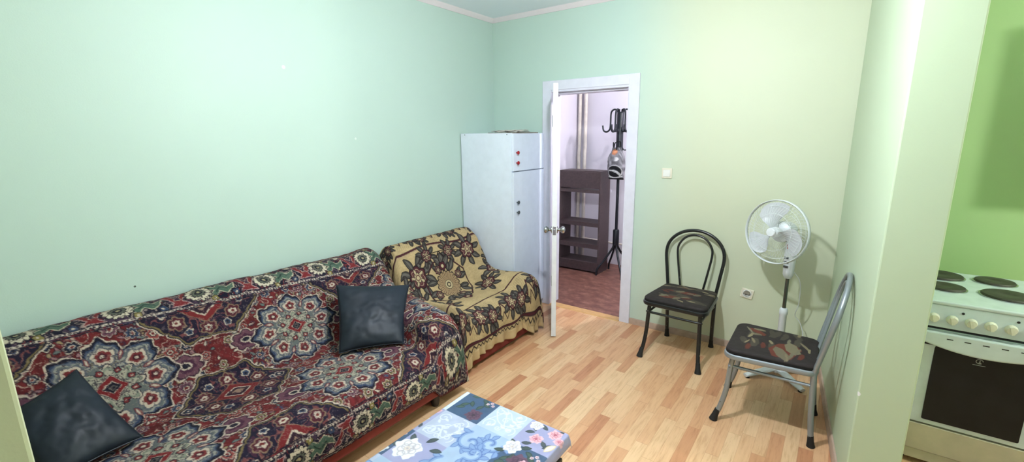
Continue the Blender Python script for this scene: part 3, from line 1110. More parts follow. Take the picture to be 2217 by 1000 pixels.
def oil(X, Y):
    """squares of 17 cm, each with its own print"""
    q = .168
    X0, Y0 = -.24, .382             # corner of the far left square (cloth coordinates)
    LAV, ICE, DKB, PALE, SKY = (154, 155, 190), (180, 194, 214), (62, 84, 114), (174, 182, 204), (160, 180, 206)
    p = Paint(X, Y, LAV, .0016)
    ci = np.floor((p.U - X0) / q).astype(int)
    ri = np.floor((Y0 - p.V) / q).astype(int)
    tbl = {(-1, 0): (206, 218, 234), (0, 0): DKB, (1, 0): ICE, (2, 0): LAV, (-1, 1): LAV, (0, 1): PALE, (1, 1): SKY, (2, 1): DKB,
           (-1, 2): DKB, (0, 2): LAV, (1, 2): SKY, (2, 2): ICE, (-1, 3): PALE, (0, 3): SKY, (1, 3): DKB, (2, 3): LAV, (-1, 4): LAV, (0, 4): DKB, (1, 4): PALE, (2, 4): SKY}
    for k, c in tbl.items():
        m = (ci == k[0]) & (ri == k[1])
        p.C[m] = c
    p.C[ri < 0] = (206, 218, 234)
    p.C *= (1 + .03 * vnoise(p.U * 40, p.V * 40, 95))[:, None]
    sq = lambda i, j, a, b: (X0 + (i + a) * q, Y0 - (j + b) * q)
    WHT, DKG = (236, 236, 238), (44, 54, 58)

    def rose(u, v, R, cols, rot=0.0):
        i, r, t, x, y = p.polar(u, v, R * 1.5, rot)
        w = 1 + .10 * np.cos(5 * t) + .07 * np.cos(9 * t + 1) + .08 * vnoise(x * 90 + 9, y * 90 + 9, 96)
        p.put(i, r - R * w, cols[0])
        for k in range(9):
            a = rot + k * 2.4
            d = R * (.22 + .055 * k)
            cu, cv = u + d * math.cos(a), v + d * math.sin(a)
            rr = np.hypot(p.U[i] - cu, p.V[i] - cv)
            p.put(i, np.maximum(np.abs(rr - R * .26) - R * .045, r - R * .9 * w), cols[1], .8)
        p.put(i, r - R * .22, cols[2])
        p.put(i, r - R * .09, cols[1])

    def lf(u, v, a, L, c=DKG):
        p.leaf(u, v, a, L, L * .24, [(0, c), (.0035, tuple(min(255, k + 26) for k in c))], .2)

    WR = [(226, 226, 230), (176, 170, 180), (214, 200, 190)]
    PR = [(222, 178, 188), (184, 112, 128), (160, 80, 100)]
    PLR = [(96, 66, 86), (62, 42, 62), (50, 32, 50)]

    def spiral(u, v, R, turns, rot, sg, col, w=.0045):
        pts = []
        for k in range(26):
            f = k / 25
            a = rot + sg * f * turns * 2 * PI
            r = R * (1 - .86 * f)
            pts.append((u + r * math.cos(a), v + r * math.sin(a)))
        p.stroke(pts, w, col)

    def swirls(i, j, col, seed, w=.0042):
        rg = np.random.default_rng(seed)
        for a, b, R, s, rot in [(.2, .24, .028, 1, 0.4), (.74, .22, .030, -1, 2.0), (.24, .76, .030, -1, 4.0), (.78, .74, .028, 1, 5.2), (.5, .48, .018, 1, 1.0), (.5, .82, .014, -1, .2), (.9, .48, .012, 1, 2)]:
            u, v = sq(i, j, a, b)
            spiral(u, v, R, 1.35, rot, s, col, w)
        for k in range(3):
            a0 = rg.uniform(.08, .9, 8)
            c = [sq(i, j, .1 + .27 * m, a0[m]) for m in range(4)]
            p.stroke([(x, y) for x, y, _ in smooth_path([(x, y, 0) for x, y in c], 6)], w * 1.1, col)
        for k in range(9):
            u, v = sq(i, j, rg.uniform(.1, .9), rg.uniform(.1, .9))
            p.leaf(u, v, rg.uniform(0, 6.3), .026, .0055, [(0, col)], .4)

    def acanthus(i, j, seed):
        rg = np.random.default_rng(seed)
        B1, B2 = (84, 110, 164), (126, 152, 194)
        for a, b, R, s, rot in [(.3, .55, .058, 1, 2.2), (.72, .35, .050, -1, .3), (.6, .8, .044, 1, 4.4)]:
            u, v = sq(i, j, a, b)
            spiral(u, v, R, 1.1, rot, s, B2, .017)
            spiral(u, v, R * 1.04, 1.1, rot, s, B1, .005)
            for k in range(7):
                g = rot + s * k * .75
                p.leaf(u + R * (1 - .1 * k) * math.cos(g), v + R * (1 - .1 * k) * math.sin(g), g + s * .9, .042, .011, [(0, B1), (.003, B2)], .5)
    for ij, sd in (((1, 0), 3), ((2, 2), 5), ((-1, 3), 6), ((1, 4), 9)):
        swirls(*ij, (212, 221, 234), sd, .0034)
    swirls(0, 1, (208, 214, 228), 4, .0040)
    acanthus(1, 1, 7)
    acanthus(1, 2, 8)
    acanthus(0, 3, 9)
    # dark squares
    for (i, j) in ((0, 0), (2, 1), (-1, 2), (1, 3), (0, 4)):
        for a, b, g in ((.15, .15, .3), (.45, .5, 2.2), (.6, .55, 1.2), (.85, .3, 2.8), (.1, .75, 0.6), (.5, .1, 5.8), (.3, .42, 4.0)):
            lf(*sq(i, j, a, b), g, .042, (40, 58, 52))
        for a, b in ((.80, .12), (.88, .2), (.72, .2)):
            p.flower(*sq(i, j, a, b), .008, 5, [(1, (214, 190, 196)), (.4, (150, 90, 110))])
        rose(*sq(i, j, .70, .76), .034, PLR, 1.0)
    # lavender squares
    for a, b, g in ((.1, .55, .5), (.3, .4, 2.0), (.75, .25, 1.0), (.45, .8, 3.6), (.6, .62, 5.5), (.85, .62, 4.2), (.52, .22, 2.6)):
        lf(*sq(2, 0, a, b), g, .04)
    rose(*sq(2, 0, .20, .2), .026, WR, .3)
    rose(*sq(2, 0, .74, .26), .027, PR, .8)
    rose(*sq(2, 0, .45, .62), .026, PR, 2.0)
    rose(*sq(2, 0, .93, .42), .02, PR, 1.0)
    p.leaf(*sq(2, 0, .82, .9), 1.2, .06, .013, [(0, (206, 186, 150)), (.004, (232, 222, 200))], .2)
    for a, b, g in ((.2, .1, 2.4), (.34, .1, .6), (.3, .34, 4.8), (.1, .3, 3.6)):
        lf(*sq(2, 1, a, b), g, .045, (36, 50, 46))
    rose(*sq(2, 1, .16, .14), .033, WR, .2)
    rose(*sq(2, 1, .55, .50), .040, PLR, .6)
    rose(*sq(2, 1, .66, .46), .018, PR, .6)
    for a, b, g in ((.25, .3, 2.3), (.5, .15, 1.0), (.15, .5, 3.4), (.75, .3, .4), (.85, .75, 5.4), (.75, .8, 4.2)):
        lf(*sq(0, 2, a, b), g, .05)
    rose(*sq(0, 2, .30, .52), .052, WR, .5)
    rose(*sq(-1, 2, .80, .82), .024, WR, .5)
    rose(*sq(-1, 1, .86, .12), .016, PR, .5)
    rose(*sq(-1, 1, .78, .55), .022, [(226, 214, 186), (196, 176, 140), (180, 150, 110)], .5)
    for a, b, g in ((.9, .7, 5.0), (.8, .8, 4.0)):
        lf(*sq(-1, 1, a, b), g, .03)
    for ij in ((2, 3), (-1, 4)):
        rose(*sq(*ij, .5, .5), .04, WR, .4)
    return p.result()


o = grid_obj('oilcloth', Pt, M_oil, None, oil(X, Y))
tag(o, 'shiny blue and lavender patchwork oilcloth with roses on the low table', 'tablecloth')
so = o.modifiers.new('solid', 'SOLIDIFY')
so.thickness = .0015
so.offset = 1


# ------------------------------------------------------------------ tube steel chairs
M_seat = cloth_mat('dark patterned seat cloth', .7, 700, .15)


def seat_print(x, y, seed, big):
    p = Paint(x, y, (50, 44, 43), .0018)
    p.C *= (1 + .10 * vnoise(p.U * 60 + 9, p.V * 60 + 9, seed))[:, None]
    rg = np.random.default_rng(seed)

    def shard(u, v, L, w, a, col):
        L, w = L * 1.35, w * 1.5
        q = [(-L / 2, -w * .2), (-L * .1, -w / 2), (L / 2, -w * .35), (L * .42, w * .3), (0, w / 2), (-L * .45, w * .25)]
        c_, s_ = math.cos(a), math.sin(a)
        p.poly([(u + i * c_ - j * s_, v + i * s_ + j * c_) for i, j in q], col)
    for k in range(12):
        shard(rg.uniform(-.18, .18), rg.uniform(-.18, .18), rg.uniform(.05, .10), rg.uniform(.018, .032), rg.normal(0, .25), (76, 70, 60))
    for u, v, L, w, a in big:
        shard(u, v, L, w, a, (106, 56, 44))
        shard(u - L * .42, v + w * .2, .05, w * .7, a + .6, (122, 114, 90))
        shard(u + L * .46, v - w * .1, .045, w * .7, a + .8, (112, 104, 84))
    for k in range(13):
        shard(rg.uniform(-.19, .19), rg.uniform(-.19, .19), rg.uniform(.035, .085), rg.uniform(.007, .014), rg.normal(0, .3), [(142, 130, 100), (116, 110, 90), (128, 116, 92)][k % 3])
    for k in range(3):
        shard(rg.uniform(-.16, .16), rg.uniform(-.16, .16), .06, .018, rg.normal(0, .4), (96, 50, 40))
    return p.result()


def enamel(name, col, chip, rough, metal, amt):
    n = NT(name)
    p = n.coord()
    f = n.noise(p, 42, 4, .7)
    m = n.math('GREATER_THAN', f, amt)
    n.base(n.mix(m, rgba(col), rgba(chip)))
    n.set(Roughness=rough, Metallic=metal)
    return n.m


M_blk = enamel('black enamel tube', (24, 27, 28), (120, 118, 110), .28, 0, .665)
M_slv = enamel('silver painted tube', (158, 166, 170), (84, 82, 78), .36, .55, .70)
M_rub = simple('black rubber foot', (22, 21, 20), .7)


def arc_hoop(wb, wt, zb, z1, zt, yb, yt, k=7):
    """closed-top hoop: from (-wb, zb) up, widest wt at z1, round top at zt"""
    lx = lambda z: yb + (yt - yb) * (z - zb) / (zt - zb)
    pts = [(-wb, lx(zb), zb), (-(wb + (wt - wb) * .55), lx(zb + (z1 - zb) * .5), zb + (z1 - zb) * .5), (-wt, lx(z1), z1)]
    for a in (150, 120, 90, 60, 30):
        r = math.radians(a)
        pts.append((wt * math.cos(r), lx(z1 + (zt - z1) * math.sin(r)), z1 + (zt - z1) * math.sin(r)))
    pts += [(wt, lx(z1), z1), ((wb + (wt - wb) * .55), lx(zb + (z1 - zb) * .5), zb + (z1 - zb) * .5), (wb, lx(zb), zb)]
    return smooth_path(pts, k)


def tube_chair(label, loc, rz, mt, ms, lean, zt, seed, big, rear=.0):
    t = thing('tube_chair', label, 'chair', loc, rz, None)
    # seat pad: rounded trapezoid, front wider
    poly = []
    for cxx, cyy, r, a0 in ((.150, .160, .045, 0), (-.150, .160, .045, 90), (-.165, -.165, .055, 180), (.165, -.165, .055, 270)):
        for k in range(7):
            a = math.radians(a0 + 15 * k)
            poly.append((cxx + r * math.cos(a), cyy + r * math.sin(a)))
    pc = np.array(poly + poly[:1])
    dl = np.r_[0, np.cumsum(np.hypot(*np.diff(pc, axis=0).T))]
    tl = np.linspace(0, dl[-1], 300, endpoint=False)
    pp = np.stack([np.interp(tl, dl, pc[:, 0]), np.interp(tl, dl, pc[:, 1])], -1)
    prof = smooth_path([(.0, 0, .424), (.6, 0, .424), (.985, 0, .425), (1.012, 0, .433), (1.014, 0, .447), (.995, 0, .457), (.94, 0, .4625), (.7, 0, .4665), (.35, 0, .468), (.0, 0, .468)], 10)
    q_ = np.array(prof)
    dd = np.r_[0, np.cumsum(np.hypot(np.diff(q_[:, 0]) * .2, np.diff(q_[:, 2])))]
    tt = np.linspace(0, dd[-1], 150)
    sc = np.clip(np.interp(tt, dd, q_[:, 0]), 0, 2)
    zc = np.interp(tt, dd, q_[:, 2])
    G = np.stack([pp[:, None, 0] * sc[None], pp[:, None, 1] * sc[None], np.broadcast_to(zc, (len(pp), len(zc)))], -1)
    cl = seat_print(G[..., 0], G[..., 1], seed, big)
    cl[:, zc < .450] = (30, 29, 30)
    grid_obj('seat', G, ms, t, cl, closed_u=True)
    fr = [(x * 1.01, y * 1.01, .418) for x, y in poly]
    MB().tube(fr, .0125, 8, closed=True, flat=(1.25, .8)).build('seat_frame', mt, t)
    # legs
    for s in (-1, 1):
        p = smooth_path([(s * .178, -.178, .425), (s * .183, -.190, .33), (s * .188, -.200, .20), (s * .197, -.222, .09), (s * .207, -.243, .03)], 6)
        lg = MB().tube(p, .0142, 12).build('leg', mt, t)
        MB().tube([(s * .2015, -.232, .068), (s * .207, -.243, .03), (s * .211, -.250, .0)], [.015, .0175, .0235], 14).build('rubber_foot', M_rub, lg)
        p = smooth_path([(s * .178, .195, .44), (s * .177, .200, .33), (s * .174, .208, .18), (s * .172, .222 + rear, .03)], 6)
        lg = MB().tube(p, .0142, 12).build('leg', mt, t)
        MB().tube([(s * .172, .219 + rear, .065), (s * .172, .222 + rear, .03), (s * .172, .226 + rear, .0)], [.0145, .016, .021], 14).build('rubber_foot', M_rub, lg)
    # ring of stretchers under the seat
    zs = .345
    c = [(-.178, -.186, zs), (-.165, -.196, zs), (.165, -.196, zs), (.178, -.186, zs)]
    MB().tube(smooth_path(c, 5), .009, 10).build('stretcher', mt, t)
    for s in (-1, 1):
        MB().tube([(s * .182, -.188, zs), (s * .176, .20, zs)], .009, 10).build('stretcher', mt, t)
    MB().tube([(-.176, .20, zs), (.176, .20, zs)], .009, 10).build('stretcher', mt, t)
    # back: outer hoop rising from the rear legs and a narrower inner hoop
    MB().tube(arc_hoop(.178, .214, .42, .72, zt, .197, .197 + lean), .0125, 12).build('outer_hoop', mt, t)
    MB().tube(arc_hoop(.080, .128, .42, .735, zt - .035, .200, .197 + lean * .92), .0085, 10).build('inner_hoop', mt, t)
    return t


tube_chair('black enamelled tube chair with a patterned seat against the wall beside the door', (1.985, -.300, 0), math.radians(-2), M_blk, M_seat, .035, .905, 41, [(.03, .02, .14, .038, .05), (-.06, -.125, .11, .040, .2), (-.02, .135, .09, .02, -.1)])
tube_chair('silver tube chair leaning its bent back at the right wall, in front of the fan', (2.640, -.825, 0), math.radians(-89.5), M_slv, M_seat, .095, .91, 57, [(.085, .055, .10, .15, 1.2), (-.10, -.10, .09, .03, .9)])

# ------------------------------------------------------------------ pedestal fan
M_fan = simple('white fan plastic', (226, 232, 234), .35, var=.02)
M_blade = NT('milky fan blade')
M_blade.base(rgba((228, 232, 236)))
M_blade.set(Roughness=.3, Transmission_Weight=.25, IOR=1.3)
M_blade = M_blade.m
M_wire = simple('white wire', (222, 230, 228), .4)
M_pole = simple('chromed fan tube', (120, 126, 120), .25, .9)
fan = thing('pedestal_fan', 'white pedestal fan standing in the corner behind the silver chair', 'fan', (2.628, -.265, 0))
for k in range(4):
    a = PI / 4 + k * PI / 2
    Mx = Matrix.Rotation(a, 4, 'Z')
    m = MB()
    pts = [(.02, 0, .050), (.10, 0, .040), (.18, 0, .028), (.235, 0, .020)]
    m.tube([tuple(Mx @ Vector(q)) for q in pts], [.026, .025, .022, .017], 12, flat=(.7, 1.1))
    lg = m.build('base_arm', M_fan, fan, smooth=60)
    MB().lathe([(.012, 0), (.013, .012)], Matrix.Translation(Mx @ Vector((.215, 0, 0))), 12).build('foot_pad', M_rub, lg)
MB().lathe([(.045, .035), (.045, .062), (.030, .078), (.024, .085), (.022, .44), (.025, .445), (.025, .475), (.020, .485), (.018, .488)], None, 24).build('lower_pole', M_fan, fan)
MB().lathe([(.011, .485), (.011, .70)], None, 18).build('chrome_pole', M_pole, fan)['label'] = 'dark chrome pole'
MB().lathe([(.020, .695), (.031, .72), (.034, .80), (.036, .87), (.034, .93), (.022, .96), (.018, 1.0)], None, 24).build('control_box', M_fan, fan)
M_redp = simple('red oscillation knob', (196, 96, 84), .4)
head = Matrix.Translation((-.085, -.115, 1.015)) @ Matrix.Rotation(math.radians(-26), 4, 'Z') @ Matrix.Rotation(math.radians(86), 4, 'X')
# local z of head points forward
MB().lathe([(.03, -.150), (.060, -.135), (.068, -.09), (.066, -.045), (.045, -.030), (.015, -.028), (.008, .012)], head, 28).build('motor_housing', M_fan, fan)
RF = .197
ring = MB()
for zz, rr in ((.012, .0052), (-.012, .0052)):
    ring.tube([tuple(head @ Vector((RF * math.cos(a), RF * math.sin(a), zz))) for a in np.linspace(0, 2 * PI, 72, endpoint=False)], rr, 8, closed=True)
ring.lathe([(RF + .003, -.012), (RF + .006, -.006), (RF + .006, .006), (RF + .003, .012)], head, 72)
v = ring
rm = MB()
NN = 72
prof = [(RF + .0035, -.014), (RF + .008, -.008), (RF + .008, .008), (RF + .0035, .014), (RF - .001, .008), (RF - .001, -.008)]
vv = [head @ Vector((r * math.cos(2 * PI * k / NN), r * math.sin(2 * PI * k / NN), z)) for r, z in prof for k in range(NN)]
ff = []
for i in range(6):
    for k in range(NN):
        l = (k + 1) % NN
        j = (i + 1) % 6
        ff.append((i * NN + k, i * NN + l, j * NN + l, j * NN + k))
rm.add(vv, ff).build('rim', M_fan, fan, smooth=50)
for nm, sg, dep in (('front_grille', 1, .058), ('rear_grille', -1, .075)):
    g = MB()
    for k in range(54):
        a = 2 * PI * k / 54
        pts = []
        for f_ in (.16, .35, .6, .82, .94, 1.0):
            r = RF * f_
            z = sg * dep * (1 - f_ ** 2.6)
            tw = a + (.35 * (1 - f_))
            pts.append(tuple(head @ Vector((r * math.cos(tw), r * math.sin(tw), z))))
        g.tube(pts, .0007, 5)
    for f_ in (.6, .85):
        g.tube([tuple(head @ Vector((RF * f_ * math.cos(a), RF * f_ * math.sin(a), sg * dep * (1 - f_ ** 2.6)))) for a in np.linspace(0, 2 * PI, 60, endpoint=False)], .0012, 5, closed=True)
    if sg > 0:
        gr = g.build(nm, M_wire, fan)
        MB().lathe([(.026, .054), (.028, .058), (.024, .062), (0, .064)], head, 28).build('badge', M_fan, gr)
    else:
        g.build(nm, M_wire, fan)
MB().lathe([(.028, -.02), (.034, .0), (.032, .022), (.020, .034), (0, .037)], head, 24).build('hub', M_fan, fan)
for k in range(3):
    a0 = math.radians(113 + 120 * k)
    n1, n2 = 12, 10
    vs = []
    for side in (0, 1):
        for i in range(n1):
            f_ = i / (n1 - 1)
            r = .030 + .158 * f_
            half = .22 + .38 * math.sin(min(1, f_ * 1.25) * PI / 2) - .22 * max(0, f_ - .75) ** 1.2 * 4
            for j in range(n2):
                s_ = j / (n2 - 1) * 2 - 1
                sweep = .30 * f_ * f_
                ang = a0 - sweep + s_ * half
                rr = r - .018 * max(0, s_) ** 2 * f_ - .010 * max(0, -s_) ** 3 * f_
                z = .012 + .030 * s_ * (1 - .35 * f_) + (.0012 if side else -.0012)
                vs.append(head @ Vector((rr * math.cos(ang), rr * math.sin(ang), z)))
    fs = []
    o_ = n1 * n2
    for i in range(n1 - 1):
        for j in range(n2 - 1):
            q = (i * n2 + j, i * n2 + j + 1, (i + 1) * n2 + j + 1, (i + 1) * n2 + j)
            fs.append(q)
            fs.append(tuple(o_ + x for x in q[::-1]))
    brd = [i * n2 for i in range(n1)] + [(n1 - 1) * n2 + j for j in range(1, n2)] + [i * n2 + n2 - 1 for i in range(n1 - 2, -1, -1)] + [j for j in range(n2 - 2, 0, -1)]
    for a_, b_ in zip(brd, brd[1:] + brd[:1]):
        fs.append((a_, b_, o_ + b_, o_ + a_))
    MB().add(vs, fs).build('blade', M_blade, fan, smooth=60)
MB().lathe([(.008, 0), (.008, .014), (.012, .018), (.006, .036), (0, .037)], Matrix.Translation((-.010, -.044, .90)) @ Matrix.Rotation(math.radians(-8), 4, 'X') @ Matrix.Scale(1.25, 4), 14).build('oscillation_knob', M_redp, fan)
for z in (.77, .80, .83):
    MB().box((-.018, -.0385, z), (.010, -.030, z + .014), Matrix.Rotation(math.radians(-22), 4, 'Z')).build('speed_button', M_gknob, fan, smooth=0, bevel=.001)
MB().tube(smooth_path([(.03, .01, .74), (.07, .05, .66), (.075, .11, .50), (.06, .15, .40), (.095, .17, .34), (.12, .17, .24), (.10, .18, .10), (.02, .15, .012), (-.10, .18, .008), (-.16, .21, .008)], 8), .0028, 8).build('power_cord', M_fan, fan)

# ------------------------------------------------------------------ switch and socket
M_ivory = simple('ivory plastic', (236, 230, 210), .4, var=.02)
M_wplast = simple('white plastic', (240, 240, 236), .35, var=.02)
t = thing('light_switch', 'square white rocker light switch on the wall right of the door', 'switch', (1.722, 0, 1.325))
MB().box((-.040, -.010, -.040), (.040, 0, .040)).build('plate', M_ivory, t, smooth=0, bevel=.004)
MB().box((-.027, -.0155, -.027), (.027, -.010, .027)).build('rocker', M_wplast, t, smooth=0, bevel=.002)
t = thing('wall_socket', 'ivory wall socket set slightly askew low on the wall beside the fan', 'socket', (2.368, 0, .457))
t.rotation_euler = (0, math.radians(8), 0)
MB().box((-.042, -.010, -.037), (.042, 0, .037)).build('plate', M_ivory, t, smooth=0, bevel=.004)
Mx = Matrix.Translation((0, -.010, 0)) @ Matrix.Rotation(PI / 2, 4, 'X')
MB().lathe([(.030, 0), (.030, .003), (.026, .004), (.0235, -.005), (0, -.0055)], Mx, 30).build('socket_well', M_wplast, t)
for s in (-1, 1):
    MB().lathe([(.0042, 0), (.0042, .0008)], Matrix.Translation((s * .0095, -.0046, 0)) @ Matrix.Rotation(PI / 2, 4, 'X'), 12).build('hole', M_dark, t)

# ------------------------------------------------------------------ electric cooker
M_en = simple('white cooker enamel', (206, 222, 226), .22, var=.03)
M_hot = simple('cast iron hotplate', (62, 62, 52), .55, .2, var=.12, vscale=60, bump=.2)
M_glass = simple('dark oven glass', (27, 30, 32), .28, 0, var=.1, Specular_IOR_Level=.2)
M_cream = simple('cream knob plastic', (222, 224, 206), .4, var=.03)
M_beige = simple('beige drawer front', (196, 190, 166), .45, var=.04)
M_black = simple('black slot', (14, 14, 14), .6)
M_print = simple('grey print on the glass', (180, 186, 186), .5)
st_ = thing('electric_cooker', 'white electric cooker with four hotplates in the green kitchen niche', 'cooker', (3.445, -.53, 0))


def sbx(lo, hi, name, m, parent=st_, bev=.003, M=None):
    return MB().box(lo, hi, M).build(name, m, parent, smooth=0, bevel=bev)


FY = -.320
sbx((-.25, -.300, .03), (.25, .29, .842), 'body', M_en)
top = MB().box((-.255, FY - .008, .842), (.255, .30, .860)).build('cooktop', M_en, st_, smooth=40, bevel=.006, seg=3)
for (x, y, r) in ((-.125, -.075, .078), (.095, -.090, .096), (-.115, .165, .096), (.095, .170, .078)):
    h = MB().lathe([(r, .861), (r, .868), (r - .004, .873), (r - .03, .874), (r * .28, .8735), (r * .25, .872), (0, .872)], Matrix.Translation((x, y, 0)), 40).build('hotplate', M_hot, st_)
    MB().lathe([(r + .006, .860), (r + .006, .8645), (r, .8655), (r - .001, .8605)], Matrix.Translation((x, y, 0)), 40).build('chrome_ring', M_chrome, h)
# control panel
pn = MB().prism([(FY - .004, .842), (FY - .012, .735), (FY + .03, .735), (FY + .03, .842)], -.25, .25, axis=0).build('control_panel', M_en, st_, smooth=0, bevel=.003)
for k in range(6):
    x = -.1835 + .0628 * k
    Mx = Matrix.Translation((x, FY - .0085, .779)) @ Matrix.Rotation(PI / 2, 4, 'X')
    kb = MB().lathe([(.0215, 0), (.021, .006), (.0175, .010), (.0165, .020), (.0, .021)], Mx, 24)
    kb.box((-.0055, -.0165, .010), (.0055, .0165, .027), Mx @ Matrix.Rotation(math.radians(14), 4, 'Z'))
    kb.build('knob', M_cream, st_, smooth=40)
for x in (-.088, .085):
    MB().lathe([(.0055, 0), (.005, .002), (0, .0028)], Matrix.Translation((x, FY - .0065, .816)) @ Matrix.Rotation(PI / 2, 4, 'X'), 14).build('indicator_lamp', M_black, st_)
sbx((-.249, FY + .004, .722), (.249, FY + .03, .736), 'shadow_gap', M_black, bev=0)
# oven door: frame, dark glass, bowed handle
dr = sbx((-.249, FY, .232), (.249, FY + .02, .721), 'oven_door', M_en, bev=.004)
gp = []
for cxx, czz, r, a0 in ((.170 - .03, .655 - .03, .03, 0), (-.158 + .03, .655 - .03, .03, 90), (-.158 + .006, .256 + .006, .006, 180), (.170 - .006, .256 + .006, .006, 270)):
    for k in range(6):
        a = math.radians(a0 + 18 * k)
        gp.append((cxx + r * math.cos(a), czz + r * math.sin(a)))
gp2 = [(x, z) for x, z in gp]
MB().prism(gp2, FY - .004, FY + .002, axis=1).build('oven_glass', M_glass, dr, smooth=0)
sbx((-.235, FY - .0035, .640), (.235, FY + .002, .676), 'glass_band', M_glass, dr, 0)
N_ = 24
hp = [(-.246, .716)] + [(-.246 + .492 * k / N_, .676 - .052 * math.sin(PI * k / N_) ** .8) for k in range(N_ + 1)] + [(.246, .716)]
hd = MB().prism(hp, FY - .030, FY + .002, axis=1).build('handle', M_en, dr, smooth=30, bevel=.008, seg=3)
for k in range(5):
    x = -.118 + .059 * k
    sbx((x - .011, FY - .0306, .688), (x + .011, FY - .0290, .6925), 'slot', M_black, hd, 0)
# small emblem printed on the glass: ring with a stroke inside, a line below
em = MB()
ec = (-.004, .603)
em.tube([(ec[0] + .0115 * math.cos(a), FY - .0045, ec[1] + .0105 * math.sin(a)) for a in np.linspace(.2, 2 * PI - .9, 26)], .0011, 6)
em.tube([(ec[0] + .001, FY - .0045, ec[1] - .0065), (ec[0] + .001, FY - .0045, ec[1] + .003)], .0016, 6)
em.tube([(ec[0] - .004, FY - .0045, ec[1] - .0065), (ec[0] + .006, FY - .0045, ec[1] - .0065)], .0010, 6)
em.tube([(ec[0] + .001, FY - .0045, ec[1] + .0055), (ec[0] + .001, FY - .0045, ec[1] + .0068)], .0016, 6)
em.tube([(ec[0] - .021, FY - .0045, ec[1] - .0185), (ec[0] + .021, FY - .0045, ec[1] - .0185)], .0012, 6)
em.build('emblem', M_print, dr)
sbx((-.249, FY - .002, .085), (.249, FY + .02, .224), 'drawer', M_beige)
sbx((-.245, FY + .004, .03), (.245, FY + .02, .083), 'plinth', M_beige)
for x in (-.2, .2):
    for y in (-.26, .25):
        MB().lathe([(.018, 0), (.018, .031)], Matrix.Translation((x, y, 0)), 14).build('foot', M_rub, st_)

# unseen cupboard and globe lamp, added to cast the soft shadow on the green wall
cu = thing('shadow_cupboard', 'unseen cupboard added beyond the cooker to shadow the green wall', 'cupboard', (4.16, 0, 1.735))
MB().box((-.30, -.32, -.36), (.30, 0, .34)).build('body', M_lam, cu, smooth=0, bevel=.03, seg=4)
for s in (-1, 1):
    dd = MB().box((min(s * .005, s * .295), -.338, -.35), (max(s * .005, s * .295), -.321, .33)).build('door', M_lam, cu, smooth=0, bevel=.003)
    MB().lathe([(.005, 0), (.006, .012), (.013, .02), (0, .026)], Matrix.Translation((s * .04, -.338, -.25)) @ Matrix.Rotation(PI / 2, 4, 'X'), 14).build('knob', M_gknob, dd)

# ------------------------------------------------------------------ pendant bulb of the room (it hangs just above the frame), the hall bulb and the added kitchen globe
M_cord = simple('white lamp cord', (220, 220, 216), .5)
for (loc, power, colr, R_), label in zip(BULBS, ('bare bulb hanging on a short white cord from the ceiling of the mint room', 'bare bulb hanging from the ceiling of the hall behind the door', 'unseen globe lamp added in the green kitchen to throw the cupboard shadow')):
    mb_ = NT('lit bulb')
    mb_.base(rgba((255, 250, 240)))
    mb_.set(Emission_Color=colr + (1,), Emission_Strength=power / (4 * PI * PI * R_ ** 2))
    pl = thing('pendant_lamp', label, 'lamp', (loc[0], loc[1], H))
    zz = loc[2] - H
    MB().lathe([(.045, -.03), (.05, -.01), (.05, 0)], None, 24).build('ceiling_rose', M_cord, pl)
    MB().tube([(0, 0, -.02), (0, 0, zz + .11)], .0035, 8).build('cord', M_cord, pl)
    MB().lathe([(R_ * math.cos(t_), zz + R_ * math.sin(t_)) for t_ in np.linspace(-PI / 2, PI / 2 - .35, 9)], None, 18).build('bulb', mb_.m, pl)
    MB().lathe([(.016, zz + R_ * .93), (.020, zz + R_ + .02), (.020, zz + .11), (.006, zz + .12)], None, 20).build('lamp_holder', M_cord, pl)

# ------------------------------------------------------------------ the hall behind the door
M_shelf = simple('dark brown shelf board', (74, 58, 60), .5, var=.12, vscale=40)
sh = thing('shoe_rack', 'dark brown open shoe rack standing in the hall behind the door', 'shelf', (.36, 1.25, 0))
X0, X1, Ya, Yb = -.265, .272, -.115, .150
for x in (X0, X1 - .018):
    MB().box((x, Ya, 0), (x + .018, Yb, 1.215)).build('side_panel', M_shelf, sh, smooth=0, bevel=.001)
for z in (.115, .335, .595, .965):
    MB().box((X0 + .018, Ya + .004, z), (X1 - .018, Yb - .004, z + .016)).build('shelf_board', M_shelf, sh, smooth=0, bevel=.001)
for z0, z1 in ((.30, .352), (.565, .612)):
    MB().box((X0 + .018, Ya, z0), (X1 - .018, Ya + .016, z1)).build('front_rail', M_shelf, sh, smooth=0, bevel=.001)
MB().box((X0 + .018, Ya, 1.015), (X1 - .018, Ya + .016, 1.205)).build('flap_door', M_shelf, sh, smooth=0, bevel=.001)
MB().box((X0 + .018, Ya + .02, 1.199), (X1 - .018, Yb, 1.215)).build('top_board', M_shelf, sh, smooth=0, bevel=.001)
MB().box((X0 + .018, Ya, .022), (X1 - .018, Ya + .016, .128)).build('plinth', M_shelf, sh, smooth=0, bevel=.001)
MB().box((X0 + .018, Ya, .962), (X1 - .018, Ya + .016, 1.0)).build('front_rail', M_shelf, sh, smooth=0, bevel=.001)

M_pipe = simple('cream painted pipe', (224, 214, 204), .45)
for i, x in enumerate((.105, .186)):
    o = MB().tube([(x, 1.60, 0), (x, 1.60, 1.40), (x + .004, 1.60, 1.46), (x + .004, 1.60, H)], .0215, 14).build('heating_pipe', M_pipe)
    tag(o, ('cream heating pipe nearest the hall corner', 'cream heating pipe second from the hall corner')[i], 'pipe', 'heating pipes in the hall corner')
o = MB().tube([(.208, 1.618, .30), (.60, 1.618, .285), (1.5, 1.618, .27)], .011, 10).build('branch_pipe', M_pipe)
tag(o, 'thin pipe running low along the hall wall behind the shoe rack', 'pipe')

